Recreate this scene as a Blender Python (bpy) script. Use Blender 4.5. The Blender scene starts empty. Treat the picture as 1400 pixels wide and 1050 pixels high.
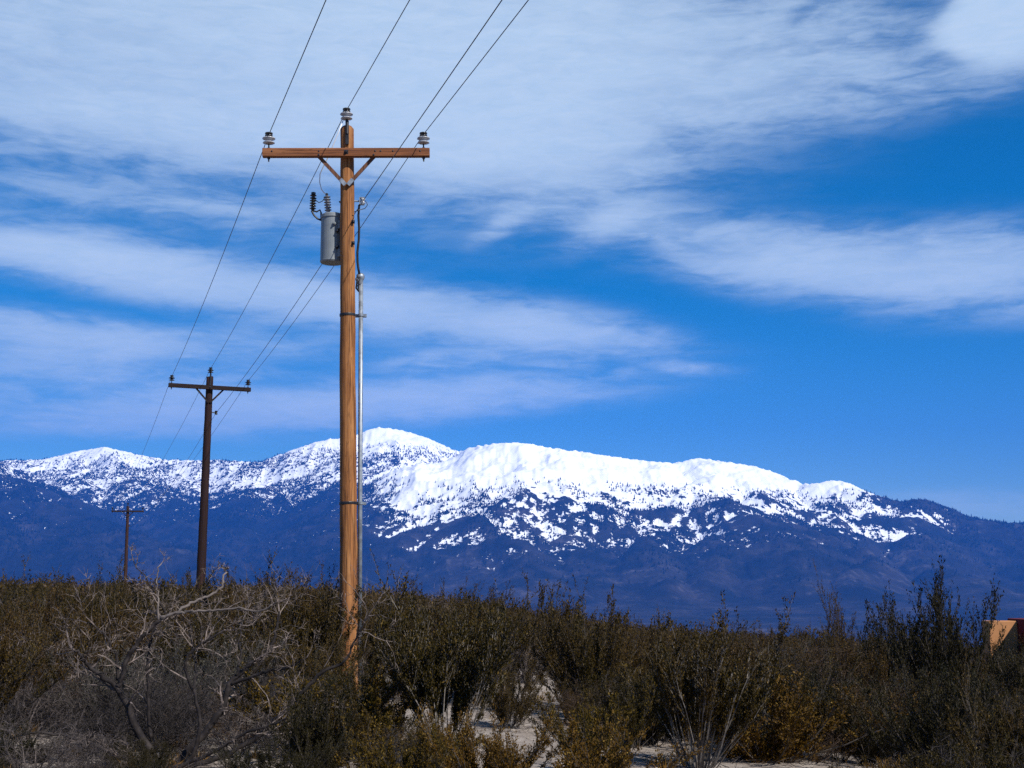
import bpy, math
import numpy as np
from mathutils import Vector, Matrix

# ------------------------------------------------------------------ camera, sky, sun, exposure
SC = bpy.context.scene
COL = SC.collection
FPX, CX, CY, HOR = 1800.0, 700.0, 525.0, 800.0          # focal length in photo pixels, centre, horizon row
EYE = 1.5
PITCH = math.atan((HOR - CY) / FPX)
cam = bpy.data.cameras.new('camera'); cam_o = bpy.data.objects.new('camera', cam); COL.objects.link(cam_o)
cam.sensor_width = 36.0; cam.lens = 36.0 * FPX / 1400.0
cam.clip_start = 0.1; cam.clip_end = 60000
cam_o.location = (0, 0, EYE); cam_o.rotation_euler = (math.pi / 2 + PITCH, 0, 0)
SC.camera = cam_o
SC.view_settings.view_transform = 'Standard'; SC.view_settings.look = 'None'
SC.view_settings.gamma = 1.0; SC.view_settings.use_curve_mapping = False
SC.view_settings.exposure = 0.45
SC.cycles.max_bounces = 4; SC.cycles.diffuse_bounces = 2; SC.cycles.glossy_bounces = 2
SC.cycles.transmission_bounces = 2; SC.cycles.volume_bounces = 1
SC.cycles.use_denoising = False

SUN_AZ, SUN_EL = math.radians(134), math.radians(44)     # azimuth clockwise from +Y (the view): behind, to the right
SUN_DIR = Vector((math.sin(SUN_AZ) * math.cos(SUN_EL), math.cos(SUN_AZ) * math.cos(SUN_EL), math.sin(SUN_EL)))
sun = bpy.data.lights.new('sun', 'SUN'); sun.energy = 5.0; sun.angle = math.radians(0.5); sun.color = (1, 0.95, 0.87)
sun_o = bpy.data.objects.new('sun', sun); COL.objects.link(sun_o)
sun_o.rotation_euler = SUN_DIR.to_track_quat('Z', 'Y').to_euler(); sun_o.location = (20, -20, 30)


def cam_dir(px, py):
    x, y = (px - CX) / FPX, (CY - py) / FPX
    c, s = math.cos(PITCH), math.sin(PITCH)
    return Vector((x, c - y * s, s + y * c))


def W(px, py, Y):
    """world point seen at photo pixel (px, py) on the plane y = Y"""
    d = cam_dir(px, py)
    return Vector((d.x / d.y * Y, Y, EYE + d.z / d.y * Y))


class NT:
    """tiny node-graph helper"""
    def __init__(self, tree):
        self.t = tree; tree.nodes.clear()

    def n(self, kind, **kw):
        nd = self.t.nodes.new(kind)
        for k, v in kw.items():
            setattr(nd, k, v)
        return nd

    def put(self, sock, v):
        if isinstance(v, bpy.types.NodeSocket):
            self.t.links.new(v, sock)
        elif v is not None:
            if hasattr(sock, 'default_value') and hasattr(sock.default_value, '__len__') and len(sock.default_value) == 4 and len(v) == 3:
                v = (*v, 1)
            sock.default_value = v

    def m(self, op, a, b=None, c=None, clamp=False):
        nd = self.n('ShaderNodeMath', operation=op, use_clamp=clamp)
        self.put(nd.inputs[0], a); self.put(nd.inputs[1], b)
        if c is not None:
            self.put(nd.inputs[2], c)
        return nd.outputs[0]

    def vm(self, op, a, b=None, out=0):
        nd = self.n('ShaderNodeVectorMath', operation=op)
        self.put(nd.inputs[0], a)
        if b is not None:
            self.put(nd.inputs[1], b)
        return nd.outputs[out]

    def sep(self, v):
        nd = self.n('ShaderNodeSeparateXYZ'); self.put(nd.inputs[0], v); return nd.outputs

    def comb(self, x, y, z):
        nd = self.n('ShaderNodeCombineXYZ')
        for i, v in enumerate((x, y, z)):
            self.put(nd.inputs[i], v)
        return nd.outputs[0]

    def mapping(self, v, loc=(0, 0, 0), rot=(0, 0, 0), scale=(1, 1, 1), kind='POINT'):
        nd = self.n('ShaderNodeMapping', vector_type=kind)
        self.put(nd.inputs['Vector'], v); nd.inputs['Location'].default_value = loc
        nd.inputs['Rotation'].default_value = rot; nd.inputs['Scale'].default_value = scale
        return nd.outputs[0]

    def noise(self, v, scale, detail=4, rough=0.55, dist=0.0, color=False):
        nd = self.n('ShaderNodeTexNoise'); self.put(nd.inputs['Vector'], v)
        nd.inputs['Scale'].default_value = scale; nd.inputs['Detail'].default_value = detail
        nd.inputs['Roughness'].default_value = rough; nd.inputs['Distortion'].default_value = dist
        return nd.outputs['Color' if color else 'Fac']

    def ss(self, v, lo, hi, a=0.0, b=1.0):
        nd = self.n('ShaderNodeMapRange', interpolation_type='SMOOTHSTEP')
        for i, q in enumerate((v, lo, hi, a, b)):
            self.put(nd.inputs[i], q)
        return nd.outputs[0]

    def mix(self, f, a, b, mode='MIX'):
        nd = self.n('ShaderNodeMix', data_type='RGBA', blend_type=mode)
        self.put(nd.inputs[0], f); self.put(nd.inputs[6], a); self.put(nd.inputs[7], b)
        return nd.outputs[2]

    def bump(self, h, strength, dist):
        nd = self.n('ShaderNodeBump'); nd.inputs['Strength'].default_value = strength
        nd.inputs['Distance'].default_value = dist; self.put(nd.inputs['Height'], h)
        return nd.outputs[0]


# ---- world: Nishita sky with cirrus clouds laid out by azimuth and elevation
world = bpy.data.worlds.new('World'); SC.world = world; world.use_nodes = True
g = NT(world.node_tree)
sky = g.n('ShaderNodeTexSky', sky_type='NISHITA', sun_disc=False)
sky.sun_elevation = SUN_EL; sky.sun_rotation = SUN_AZ
sky.altitude = 1900; sky.air_density = 1.0; sky.dust_density = 0.0; sky.ozone_density = 3.0
hs = g.n('ShaderNodeHueSaturation'); hs.inputs['Saturation'].default_value = 1.5
hs.inputs['Value'].default_value = 1.0; hs.inputs['Hue'].default_value = 0.492
g.put(hs.inputs['Color'], sky.outputs[0])
tc = g.n('ShaderNodeTexCoord')
sx, sy, sz = g.sep(g.vm('NORMALIZE', tc.outputs['Generated']))
DEG = 180 / math.pi
az = g.m('MULTIPLY', g.m('ARCTAN2', sx, sy), DEG)
el = g.m('MULTIPLY', g.m('ARCSINE', sz), DEG)
ae = g.comb(az, el, 0.0)
wn = g.noise(g.mapping(ae, scale=(0.5, 1.0, 1)), 0.28, 4, 0.6, color=True)
warp = g.vm('MULTIPLY', g.vm('SUBTRACT', wn, (0.5, 0.5, 0.5)), (2.2, 0.85, 0))
p = g.vm('ADD', ae, warp)
PXD = math.degrees(1 / FPX)
# photo pixel centre, half extents, tilt (degrees, + = down to the right), strength
CL = [(230, 40, 560, 175, 2, 1.0), (640, 70, 330, 165, 6, 0.75), (930, 55, 300, 100, -2, 0.48), (1180, 120, 300, 42, -3, 0.40),
      (700, 200, 210, 70, 8, 0.55), (330, 180, 420, 34, 2, 0.55), (1130, 55, 150, 50, -8, 0.22),
      (1352, 26, 52, 42, 0, 2.2), (1400, 20, 60, 46, 0, 1.8),
      (70, 350, 170, 30, 6, 0.95), (290, 385, 250, 34, 9, 0.95), (590, 425, 250, 32, 8, 0.85), (780, 455, 130, 26, 8, 0.55),
      (330, 295, 150, 22, 4, 0.32), (90, 265, 160, 26, 4, 0.18), (80, 460, 170, 26, 3, 0.8), (290, 465, 170, 20, 2, 0.5),
      (170, 525, 280, 40, 3, 0.55), (620, 490, 100, 15, -4, 0.6), (610, 540, 240, 26, -3, 0.7), (420, 560, 260, 26, -3, 0.5), (120, 575, 230, 22, 0, 0.45),
      (930, 312, 170, 26, 8, 0.62), (830, 305, 60, 22, -30, 0.35), (1240, 350, 230, 40, 3, 0.85), (1090, 375, 170, 28, 8, 0.6), (1350, 395, 170, 38, 2, 0.55),
      (685, 308, 46, 13, -28, 0.5), (945, 502, 52, 9, 3, 0.5), (850, 508, 16, 7, 0, 0.3), (760, 496, 50, 7, 0, 0.35), (1340, 690, 140, 16, 2, 0.3)]
tot = None
for (cx, cy, rx, ry, tilt, s) in CL:
    d = cam_dir(cx, cy).normalized()
    loc = (math.degrees(math.atan2(d.x, d.y)), math.degrees(math.asin(d.z)), 0)
    v = g.mapping(p, loc, (0, 0, -math.radians(tilt)), (rx * PXD, ry * PXD, 1), 'TEXTURE')
    q = g.vm('DOT_PRODUCT', v, v, out=1)
    e = g.m('POWER', math.e, g.m('MULTIPLY', g.m('POWER', q, 1.35), -0.9))
    e = g.m('MULTIPLY', e, s)
    tot = e if tot is None else g.m('ADD', tot, e)
# past the view the same broken cirrus carries on
far_n = g.noise(g.mapping(p, scale=(0.35, 1, 1)), 0.11, 3, 0.5)
out_side = g.m('MAXIMUM', g.ss(g.m('ABSOLUTE', az), 23, 32), g.ss(el, 25, 31))
tot = g.m('ADD', tot, g.m('MULTIPLY', out_side, g.ss(far_n, 0.46, 0.72, 0.0, 0.8)))
st = g.noise(g.mapping(p, rot=(0, 0, math.radians(8)), scale=(0.30, 1.5, 1)), 0.75, 6, 0.58, 0.4)
fine = g.noise(g.mapping(ae, rot=(0, 0, math.radians(-14)), scale=(0.45, 1.9, 1)), 1.5, 5, 0.6, 0.8)
tex = g.m('ADD', g.m('MULTIPLY', st, 1.0), g.m('MULTIPLY', fine, 0.35))
dens = g.m('MULTIPLY', tot, g.m('ADD', g.m('MULTIPLY', g.ss(tex, 0.45, 0.92, 0.25, 1.3), g.ss(tot, 0.4, 1.1, 1.0, 0.3)), g.ss(tot, 0.4, 1.1, 0.0, 0.75)))
cover = g.m('SUBTRACT', 1.0, g.m('POWER', math.e, g.m('MULTIPLY', dens, -1.55)))
cover = g.m('MULTIPLY', cover, g.ss(el, -1, 2.5))
cover = g.m('MINIMUM', cover, 0.93)
cloud_col = g.mix(fine, (5.3, 7.3, 9.0), (7.1, 8.4, 9.5))
bg = g.n('ShaderNodeBackground'); bg.inputs['Strength'].default_value = 0.075
g.put(bg.inputs['Color'], g.mix(cover, hs.outputs[0], cloud_col))
g.put(g.n('ShaderNodeOutputWorld').inputs[0], bg.outputs[0])

# ------------------------------------------------------------------ helpers
RNG = np.random.default_rng(11)


def mesh_np(name, verts, faces, mat=None, smooth=False):
    """verts (n,3), faces (m,k) all with k corners, or a list of such arrays"""
    if not isinstance(faces, list):
        faces = [faces]
    faces = [np.asarray(f, dtype=np.int32) for f in faces if len(f)]
    me = bpy.data.meshes.new(name)
    verts = np.asarray(verts, dtype=np.float32)
    me.vertices.add(len(verts)); me.vertices.foreach_set('co', verts.ravel())
    nl = sum(f.size for f in faces); npoly = sum(len(f) for f in faces)
    me.loops.add(nl); me.polygons.add(npoly)
    me.loops.foreach_set('vertex_index', np.concatenate([f.ravel() for f in faces]))
    tot_ = np.concatenate([np.full(len(f), f.shape[1], dtype=np.int32) for f in faces])
    st_ = np.concatenate([[0], np.cumsum(tot_)[:-1]]).astype(np.int32)
    me.polygons.foreach_set('loop_start', st_)
    me.polygons.foreach_set('use_smooth', np.full(npoly, smooth, dtype=bool))
    me.update(calc_edges=True)
    if mat:
        me.materials.append(mat)
    return me


def link(name, me, parent=None, label=None, cat=None, group=None, kind=None):
    o = bpy.data.objects.new(name, me); COL.objects.link(o)
    if parent:
        o.parent = parent
    for k, v in (('label', label), ('category', cat), ('group', group), ('kind', kind)):
        if v:
            o[k] = v
    return o


def empty(name, loc, label, cat, group=None, rot=None):
    o = link(name, None, None, label, cat, group)
    o.location = loc; o.empty_display_size = 0.2
    if rot is not None:
        o.rotation_euler = rot
    return o


def norm(a):
    return a / np.maximum(np.linalg.norm(a, axis=-1, keepdims=True), 1e-9)


def seg_tubes(P0, P1, R0, R1, k=4, base=0):
    """many independent tapered tubes -> verts, quads"""
    P0, P1 = np.asarray(P0, float), np.asarray(P1, float); R0, R1 = np.asarray(R0, float), np.asarray(R1, float)
    d = norm(P1 - P0); ref = np.where(np.abs(d[:, 2:3]) > 0.9, [[1.0, 0, 0]], [[0, 0, 1.0]])
    u = norm(np.cross(d, ref)); v = np.cross(d, u)
    a = np.arange(k) * 2 * np.pi / k
    ring = u[:, None] * np.cos(a)[None, :, None] + v[:, None] * np.sin(a)[None, :, None]
    V = np.stack([P0[:, None] + ring * R0[:, None, None], P1[:, None] + ring * R1[:, None, None]], 1)
    n = len(P0); V = V.reshape(-1, 3)
    i = np.arange(n)[:, None] * 2 * k; j = np.arange(k)[None]; jn = (j + 1) % k
    F = np.stack([i + j, i + jn, i + k + jn, i + k + j], -1).reshape(-1, 4) + base
    return V, F


def polytube(pts, radii, k=8, cap=True):
    """one continuous tube through the points -> verts, [quads, tris]"""
    P = np.array([tuple(q) for q in pts], float); n = len(P)
    R = np.full(n, radii, float) if np.isscalar(radii) else np.asarray(radii, float)
    T = norm(np.gradient(P, axis=0))
    u = np.cross(T[0], [0, 0, 1.0] if abs(T[0][2]) < 0.9 else [1.0, 0, 0]); u /= np.linalg.norm(u)
    V = []
    a = np.arange(k) * 2 * np.pi / k
    for i in range(n):
        u = u - T[i] * np.dot(u, T[i]); u /= np.linalg.norm(u); v = np.cross(T[i], u)
        V.append(P[i] + R[i] * (np.cos(a)[:, None] * u + np.sin(a)[:, None] * v))
    V = np.concatenate(V)
    i = np.arange(n - 1)[:, None] * k; j = np.arange(k)[None]; jn = (j + 1) % k
    Q = np.stack([i + j, i + jn, i + k + jn, i + k + j], -1).reshape(-1, 4)
    if not cap:
        return V, [Q]
    V = np.concatenate([V, P[:1], P[-1:]]); c0, c1 = n * k, n * k + 1
    j = np.arange(k); jn = (j + 1) % k
    T0 = np.stack([np.full(k, c0), jn, j], -1); T1 = np.stack([np.full(k, c1), (n - 1) * k + j, (n - 1) * k + jn], -1)
    return V, [Q, np.concatenate([T0, T1])]


def lathe(prof, k=16, axis_z=True):
    """profile [(r,z)] spun round z"""
    prof = np.array(prof, float); n = len(prof); a = np.arange(k) * 2 * np.pi / k
    V = np.stack([prof[:, 0:1] * np.cos(a), prof[:, 0:1] * np.sin(a), np.repeat(prof[:, 1:2], k, 1)], -1).reshape(-1, 3)
    i = np.arange(n - 1)[:, None] * k; j = np.arange(k)[None]; jn = (j + 1) % k
    Q = np.stack([i + j, i + jn, i + k + jn, i + k + j], -1).reshape(-1, 4)
    V = np.concatenate([V, [[0, 0, prof[0, 1]], [0, 0, prof[-1, 1]]]]); c0, c1 = n * k, n * k + 1
    j = np.arange(k); jn = (j + 1) % k
    T = np.concatenate([np.stack([np.full(k, c0), jn, j], -1), np.stack([np.full(k, c1), (n - 1) * k + j, (n - 1) * k + jn], -1)])
    return V, [Q, T]


def box(sx_, sy_, sz_, bev=0.0):
    """box centred at the origin, with chamfered edges along its longest axis handled by bmesh"""
    import bmesh
    bm = bmesh.new(); bmesh.ops.create_cube(bm, size=1.0)
    bmesh.ops.scale(bm, vec=(sx_, sy_, sz_), verts=bm.verts)
    if bev:
        bmesh.ops.bevel(bm, geom=bm.edges[:], offset=bev, segments=2, affect='EDGES', profile=0.6)
    bm.verts.index_update()
    V = np.array([v.co[:] for v in bm.verts]); F3 = [[v.index for v in f.verts] for f in bm.faces]
    bm.free()
    by = {}
    for f in F3:
        by.setdefault(len(f), []).append(f)
    return V, [np.array(q) for q in by.values()]


def join(parts):
    """join [(V,[faces])] lists"""
    VV, by, n = [], {}, 0
    for V, F in parts:
        VV.append(np.asarray(V, float))
        for f in (F if isinstance(F, list) else [F]):
            if len(f):
                by.setdefault(np.asarray(f).shape[1], []).append(np.asarray(f) + n)
        n += len(V)
    return np.concatenate(VV), [np.concatenate(q) for q in by.values()]


def move(part, loc=(0, 0, 0), rot=None):
    V, F = part
    M = Matrix.Identity(3) if rot is None else rot
    return np.asarray(V) @ np.array(M).T + np.array(loc), F


def rot_to(d):
    """matrix taking +z to direction d"""
    return Vector(d).to_track_quat('Z', 'Y').to_matrix()


def smooth01(x, a, b):
    t = np.clip((x - a) / (b - a), 0, 1); return t * t * (3 - 2 * t)


_PERM = np.random.default_rng(5).random((256, 256))


def vnoise(x, y):
    xi, yi = np.floor(x).astype(int), np.floor(y).astype(int); fx, fy = x - xi, y - yi
    fx = fx * fx * fx * (fx * (fx * 6 - 15) + 10); fy = fy * fy * fy * (fy * (fy * 6 - 15) + 10)
    p_ = _PERM; a, b, c, d = p_[xi & 255, yi & 255], p_[(xi + 1) & 255, yi & 255], p_[xi & 255, (yi + 1) & 255], p_[(xi + 1) & 255, (yi + 1) & 255]
    return (a * (1 - fx) + b * fx) * (1 - fy) + (c * (1 - fx) + d * fx) * fy


def fbm(x, y, o=5, ridged=False, gain=0.5):
    s, amp, tt = 0, 1.0, 0
    for i in range(o):
        v = vnoise(x * 2 ** i + 17.3 * i, y * 2 ** i + 9.1 * i)
        if ridged:
            v = 1 - np.abs(2 * v - 1)
        s = s + amp * v; tt += amp; amp *= gain
    return s / tt


# ------------------------------------------------------------------ materials
def mat(name, build, rough=0.8, spec=0.3):
    m_ = bpy.data.materials.new(name); m_.use_nodes = True
    g = NT(m_.node_tree); b = g.n('ShaderNodeBsdfPrincipled'); o = g.n('ShaderNodeOutputMaterial')
    b.inputs['Roughness'].default_value = rough; b.inputs['Specular IOR Level'].default_value = spec
    g.put(o.inputs[0], b.outputs[0]); build(g, b, o)
    return m_


def obj_co(g):
    return g.n('ShaderNodeTexCoord').outputs['Object']


def world_co(g):
    return g.n('ShaderNodeNewGeometry').outputs['Position']


def plain(name, col, rough=0.6, metal=0.0, var=0.12, scale=9.0, spec=0.4):
    def f(g, b, o):
        n = g.noise(obj_co(g), scale, 5, 0.6)
        dk = tuple(c * (1 - var * 2) for c in col); lt = tuple(min(1, c * (1 + var * 2)) for c in col)
        g.put(b.inputs['Base Color'], g.mix(g.ss(n, 0.3, 0.7), dk, lt)); b.inputs['Metallic'].default_value = metal
        g.put(b.inputs['Roughness'], g.ss(n, 0.2, 0.8, rough - 0.12, rough + 0.12))
        g.put(b.inputs['Normal'], g.bump(n, 0.15, 0.004))
    return mat(name, f, rough, spec)


def wood(name, c_dark, c_mid, c_light, axis=2, freq=60.0):
    def f(g, b, o):
        co = obj_co(g); sc = [freq, freq, freq]; sc[axis] = freq * 0.028
        n1 = g.noise(g.mapping(co, scale=sc), 1.0, 6, 0.65)
        sc2 = [13, 13, 13]; sc2[axis] = 0.9
        n2 = g.noise(g.mapping(co, scale=sc2), 1.0, 4, 0.6)
        n3 = g.noise(co, 2.2, 3, 0.5)
        c = g.mix(g.ss(n1, 0.36, 0.62), c_dark, c_mid)
        c = g.mix(g.m('MULTIPLY', g.ss(n2, 0.45, 0.72), 0.8), c, c_light)
        c = g.mix(g.m('MULTIPLY', g.ss(n3, 0.52, 0.75), 0.45), c, c_dark)
        # drying checks: narrow dark splits along the grain
        sc3 = [26, 26, 26]; sc3[axis] = 0.55
        ck = g.noise(g.mapping(co, scale=sc3), 1.0, 3, 0.5)
        crack = g.ss(g.m('ABSOLUTE', g.m('SUBTRACT', ck, 0.5)), 0.0, 0.012, 1.0, 0.0)
        c = g.mix(g.m('MULTIPLY', crack, 0.75), c, tuple(q * 0.22 for q in c_dark))
        g.put(b.inputs['Base Color'], c)
        h = g.m('SUBTRACT', g.m('ADD', n1, g.m('MULTIPLY', n2, 0.6)), g.m('MULTIPLY', crack, 0.8))
        g.put(b.inputs['Normal'], g.bump(h, 0.55, 0.006))
    return mat(name, f, 0.78, 0.25)


M = {}
M['pole'] = wood('pole_wood', (0.10, 0.036, 0.012), (0.31, 0.125, 0.040), (0.44, 0.21, 0.078))
M['arm'] = wood('arm_wood', (0.10, 0.036, 0.015), (0.22, 0.078, 0.030), (0.30, 0.125, 0.052), axis=0)
M['brace'] = wood('brace_wood', (0.07, 0.03, 0.02), (0.15, 0.065, 0.036), (0.20, 0.105, 0.06))
M['old_pole'] = wood('tarred_pole_wood', (0.010, 0.004, 0.004), (0.022, 0.007, 0.006), (0.036, 0.013, 0.010))
M['old_arm'] = wood('tarred_arm_wood', (0.008, 0.004, 0.004), (0.016, 0.007, 0.007), (0.026, 0.012, 0.010), axis=0)
M['far_pole'] = wood('weathered_pole_wood', (0.018, 0.008, 0.006), (0.042, 0.016, 0.012), (0.06, 0.027, 0.02))
M['porcelain'] = plain('porcelain', (0.36, 0.37, 0.40), 0.22, 0, 0.05, 20, 0.6)
M['dark_glaze'] = plain('dark_glaze', (0.018, 0.016, 0.016), 0.25, 0, 0.1, 20, 0.5)
M['black_metal'] = plain('black_metal', (0.02, 0.02, 0.024), 0.5, 0.3, 0.1)
M['steel'] = plain('galvanised_steel', (0.24, 0.27, 0.31), 0.5, 0.5, 0.1, 14)
M['tank'] = plain('tank_paint', (0.185, 0.205, 0.220), 0.42, 0, 0.06, 5)
M['bush_grey'] = plain('bushing_grey', (0.17, 0.175, 0.20), 0.35, 0, 0.05)
M['wire'] = plain('weathered_wire', (0.09, 0.09, 0.10), 0.5, 0.6, 0.1)
M['white_wire'] = plain('white_insulation', (0.75, 0.76, 0.78), 0.4, 0, 0.03)
M['cable'] = plain('black_cable', (0.012, 0.012, 0.014), 0.45, 0, 0.05)
M['adobe'] = plain('adobe_stucco', (0.42, 0.20, 0.088), 0.9, 0, 0.05, 3.0, 0.1)
M['adobe_shaded'] = plain('adobe_shaded_stucco', (0.12, 0.022, 0.022), 0.9, 0, 0.08, 3.0, 0.1)  # shade of the wing's left face is put into this stucco colour
M['rock'] = plain('pebble_stone', (0.28, 0.24, 0.205), 0.9, 0, 0.2, 3.0, 0.1)


def leafy(name, cols, transl=0.07, rough=0.6, spec=0.12):
    def f(g, b, o):
        r = g.n('ShaderNodeNewGeometry').outputs['Random Per Island']
        oi = g.n('ShaderNodeObjectInfo').outputs['Random']
        nz = g.noise(world_co(g), 1.3, 3, 0.6)
        c = g.mix(g.ss(r, 0.1, 0.75), cols[0], cols[1])
        c = g.mix(g.m('MULTIPLY', g.ss(g.m('ADD', g.m('MULTIPLY', nz, 0.7), g.m('MULTIPLY', oi, 0.5)), 0.42, 0.82), 0.75), c, cols[2])
        c = g.mix(g.ss(r, 0.90, 0.97, 0, 0.8), c, cols[3])
        g.put(b.inputs['Base Color'], c)
        t = g.n('ShaderNodeBsdfTranslucent'); g.put(t.inputs[0], c)
        mx = g.n('ShaderNodeMixShader'); mx.inputs[0].default_value = transl
        g.put(mx.inputs[1], b.outputs[0]); g.put(mx.inputs[2], t.outputs[0]); g.put(o.inputs[0], mx.outputs[0])
    return mat(name, f, rough, spec)


def bark(name, cols, scale=30):
    def f(g, b, o):
        r = g.n('ShaderNodeNewGeometry').outputs['Random Per Island']
        n = g.noise(obj_co(g), scale, 4, 0.6)
        c = g.mix(r, cols[0], cols[1]); c = g.mix(g.m('MULTIPLY', g.ss(n, 0.4, 0.7), 0.6), c, cols[2])
        g.put(b.inputs['Base Color'], c); g.put(b.inputs['Normal'], g.bump(n, 0.4, 0.004))
    return mat(name, f, 0.8, 0.25)


M['leaf_olive'] = leafy('creosote_leaf', [(0.012, 0.0095, 0.0012), (0.040, 0.028, 0.0035), (0.050, 0.026, 0.005), (0.13, 0.082, 0.018)])
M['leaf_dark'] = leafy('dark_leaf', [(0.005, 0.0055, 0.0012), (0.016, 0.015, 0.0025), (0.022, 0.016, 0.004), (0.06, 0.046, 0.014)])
M['leaf_yellow'] = leafy('yellow_olive_leaf', [(0.024, 0.017, 0.0015), (0.075, 0.048, 0.004), (0.085, 0.041, 0.004), (0.19, 0.12, 0.022)])
M['leaf_brown'] = leafy('rusty_leaf', [(0.020, 0.011, 0.0025), (0.058, 0.032, 0.007), (0.048, 0.032, 0.006), (0.13, 0.082, 0.028)])
M['leaf_silver'] = leafy('silver_leaf', [(0.034, 0.034, 0.025), (0.075, 0.072, 0.054), (0.055, 0.050, 0.042), (0.15, 0.145, 0.12)])
M['grass'] = leafy('dry_grass', [(0.10, 0.052, 0.010), (0.18, 0.095, 0.02), (0.15, 0.085, 0.026), (0.27, 0.18, 0.065)])
M['stem'] = bark('creosote_stem', [(0.014, 0.011, 0.009), (0.11, 0.092, 0.078), (0.03, 0.022, 0.018)])
M['twig_grey'] = bark('grey_twig', [(0.016, 0.013, 0.0125), (0.105, 0.085, 0.079), (0.03, 0.023, 0.021)])
M['stem_pale'] = bark('pale_creosote_stem', [(0.04, 0.034, 0.03), (0.26, 0.23, 0.20), (0.05, 0.04, 0.034)])
M['twig_brown'] = bark('brown_twig', [(0.022, 0.014, 0.010), (0.10, 0.066, 0.044), (0.035, 0.022, 0.016)])
M['twig_shaded'] = bark('shaded_dead_twig', [(0.005, 0.004, 0.004), (0.060, 0.049, 0.046), (0.012, 0.010, 0.009)])  # dark grey-brown twigs, with the shade among them put into the colour
M['twig_pale'] = bark('pale_dead_twig', [(0.10, 0.09, 0.085), (0.26, 0.235, 0.215), (0.11, 0.09, 0.08)])
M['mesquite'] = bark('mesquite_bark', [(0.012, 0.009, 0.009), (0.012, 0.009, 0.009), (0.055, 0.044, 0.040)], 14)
M['mesquite_pale_lit'] = bark('mesquite_pale_lit_bark', [(0.10, 0.082, 0.074), (0.10, 0.082, 0.074), (0.22, 0.185, 0.165)], 14)  # paler young bark, with the sunlight on the upper limbs put into its colour
M['mesquite_twig'] = bark('mesquite_twig', [(0.014, 0.010, 0.009), (0.27, 0.215, 0.19), (0.06, 0.045, 0.04)])


def f_sand(g, b, o):
    co = world_co(g)
    n1 = g.noise(co, 0.5, 5, 0.6); n2 = g.noise(co, 26, 4, 0.7); n3 = g.noise(co, 4.5, 5, 0.65)
    c = g.mix(g.ss(n3, 0.35, 0.68), (0.22, 0.182, 0.155), (0.33, 0.29, 0.255))
    c = g.mix(g.m('MULTIPLY', g.ss(n2, 0.52, 0.68), 0.55), c, (0.10, 0.078, 0.06))
    c = g.mix(g.m('MULTIPLY', g.ss(n1, 0.55, 0.72), 0.6), c, (0.15, 0.105, 0.07))
    # far valley floor: sparse desert scrub tints the soil
    r = g.vm('LENGTH', co, out=1)
    c = g.mix(g.ss(r, 60, 400), c, (0.020, 0.017, 0.011))
    g.put(b.inputs['Base Color'], c)
    g.put(b.inputs['Normal'], g.bump(g.m('ADD', n2, g.m('MULTIPLY', n3, 1.5)), 0.7, 0.03))


M['sand'] = mat('desert_sand', f_sand, 0.95, 0.1)


def f_mtn(g, b, o):
    co = world_co(g)
    at = g.n('ShaderNodeAttribute', attribute_name='snow').outputs['Fac']
    wo = g.n('ShaderNodeAttribute', attribute_name='woods').outputs['Fac']
    nh = g.noise(co, 0.045, 4, 0.7); nf = g.noise(co, 0.020, 5, 0.68); nm = g.noise(co, 0.0045, 4, 0.6); nx = g.noise(g.mapping(co, rot=(0, 0, 0.5), scale=(0.06, 0.02, 0.02)), 1.0, 3, 0.6)
    t = g.m('ADD', at, g.m('MULTIPLY', g.m('SUBTRACT', nf, 0.5), 0.9))
    t = g.m('ADD', t, g.m('MULTIPLY', g.m('SUBTRACT', nx, 0.5), 0.9))
    t = g.m('ADD', t, g.m('MULTIPLY', g.m('SUBTRACT', nm, 0.5), 0.3))
    t = g.m('ADD', t, g.m('MULTIPLY', g.m('SUBTRACT', nh, 0.5), g.m('ADD', 0.8, g.m('MULTIPLY', wo, 1.5))))
    sn = g.ss(t, 0.46, 0.56)
    rock = g.mix(g.ss(nm, 0.35, 0.65), (0.006, 0.008, 0.009), (0.026, 0.024, 0.025))
    rock = g.mix(g.ss(g.m('ADD', g.m('MULTIPLY', nf, 0.6), g.m('MULTIPLY', nm, 0.4)), 0.52, 0.66, 0, 0.85), rock, (0.075, 0.068, 0.072))
    rock = g.mix(g.m('MULTIPLY', wo, g.ss(nf, 0.35, 0.6)), rock, (0.004, 0.006, 0.006))
    g.put(b.inputs['Base Color'], g.mix(sn, rock, (0.86, 0.87, 0.89)))


M['mountain'] = mat('mountain_rock_and_snow', f_mtn, 0.9, 0.1)
M['conifer'] = plain('far_conifer', (0.004, 0.007, 0.006), 0.9, 0, 0.2, 0.01, 0.1)

# ------------------------------------------------------------------ ground


def gz(x, y):
    x, y = np.asarray(x, float), np.asarray(y, float)
    yy = np.maximum(y, 0); r = np.hypot(x, y)
    t = x / np.maximum(yy, 6.0); s = smooth01(t, -0.13, 0.10)
    z = -0.072 * np.clip(x, 0, 30) * smooth01(yy, 4, 14)
    z = z - 0.021 * np.clip(yy - 15, 0, 105) * s
    z = z + 0.022 * np.clip(-x - 4, 0, 40) * smooth01(yy, 30, 85)
    front = smooth01(y / np.maximum(r, 1), -0.1, 0.3)
    z = z - 0.045 * np.clip(r - 110, 0, 4100) * front
    z = z + 0.10 * (fbm(x * 0.35 + 40, y * 0.35 + 40, 3) - 0.5) * smooth01(400 - r, 0, 300)
    return z


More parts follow.
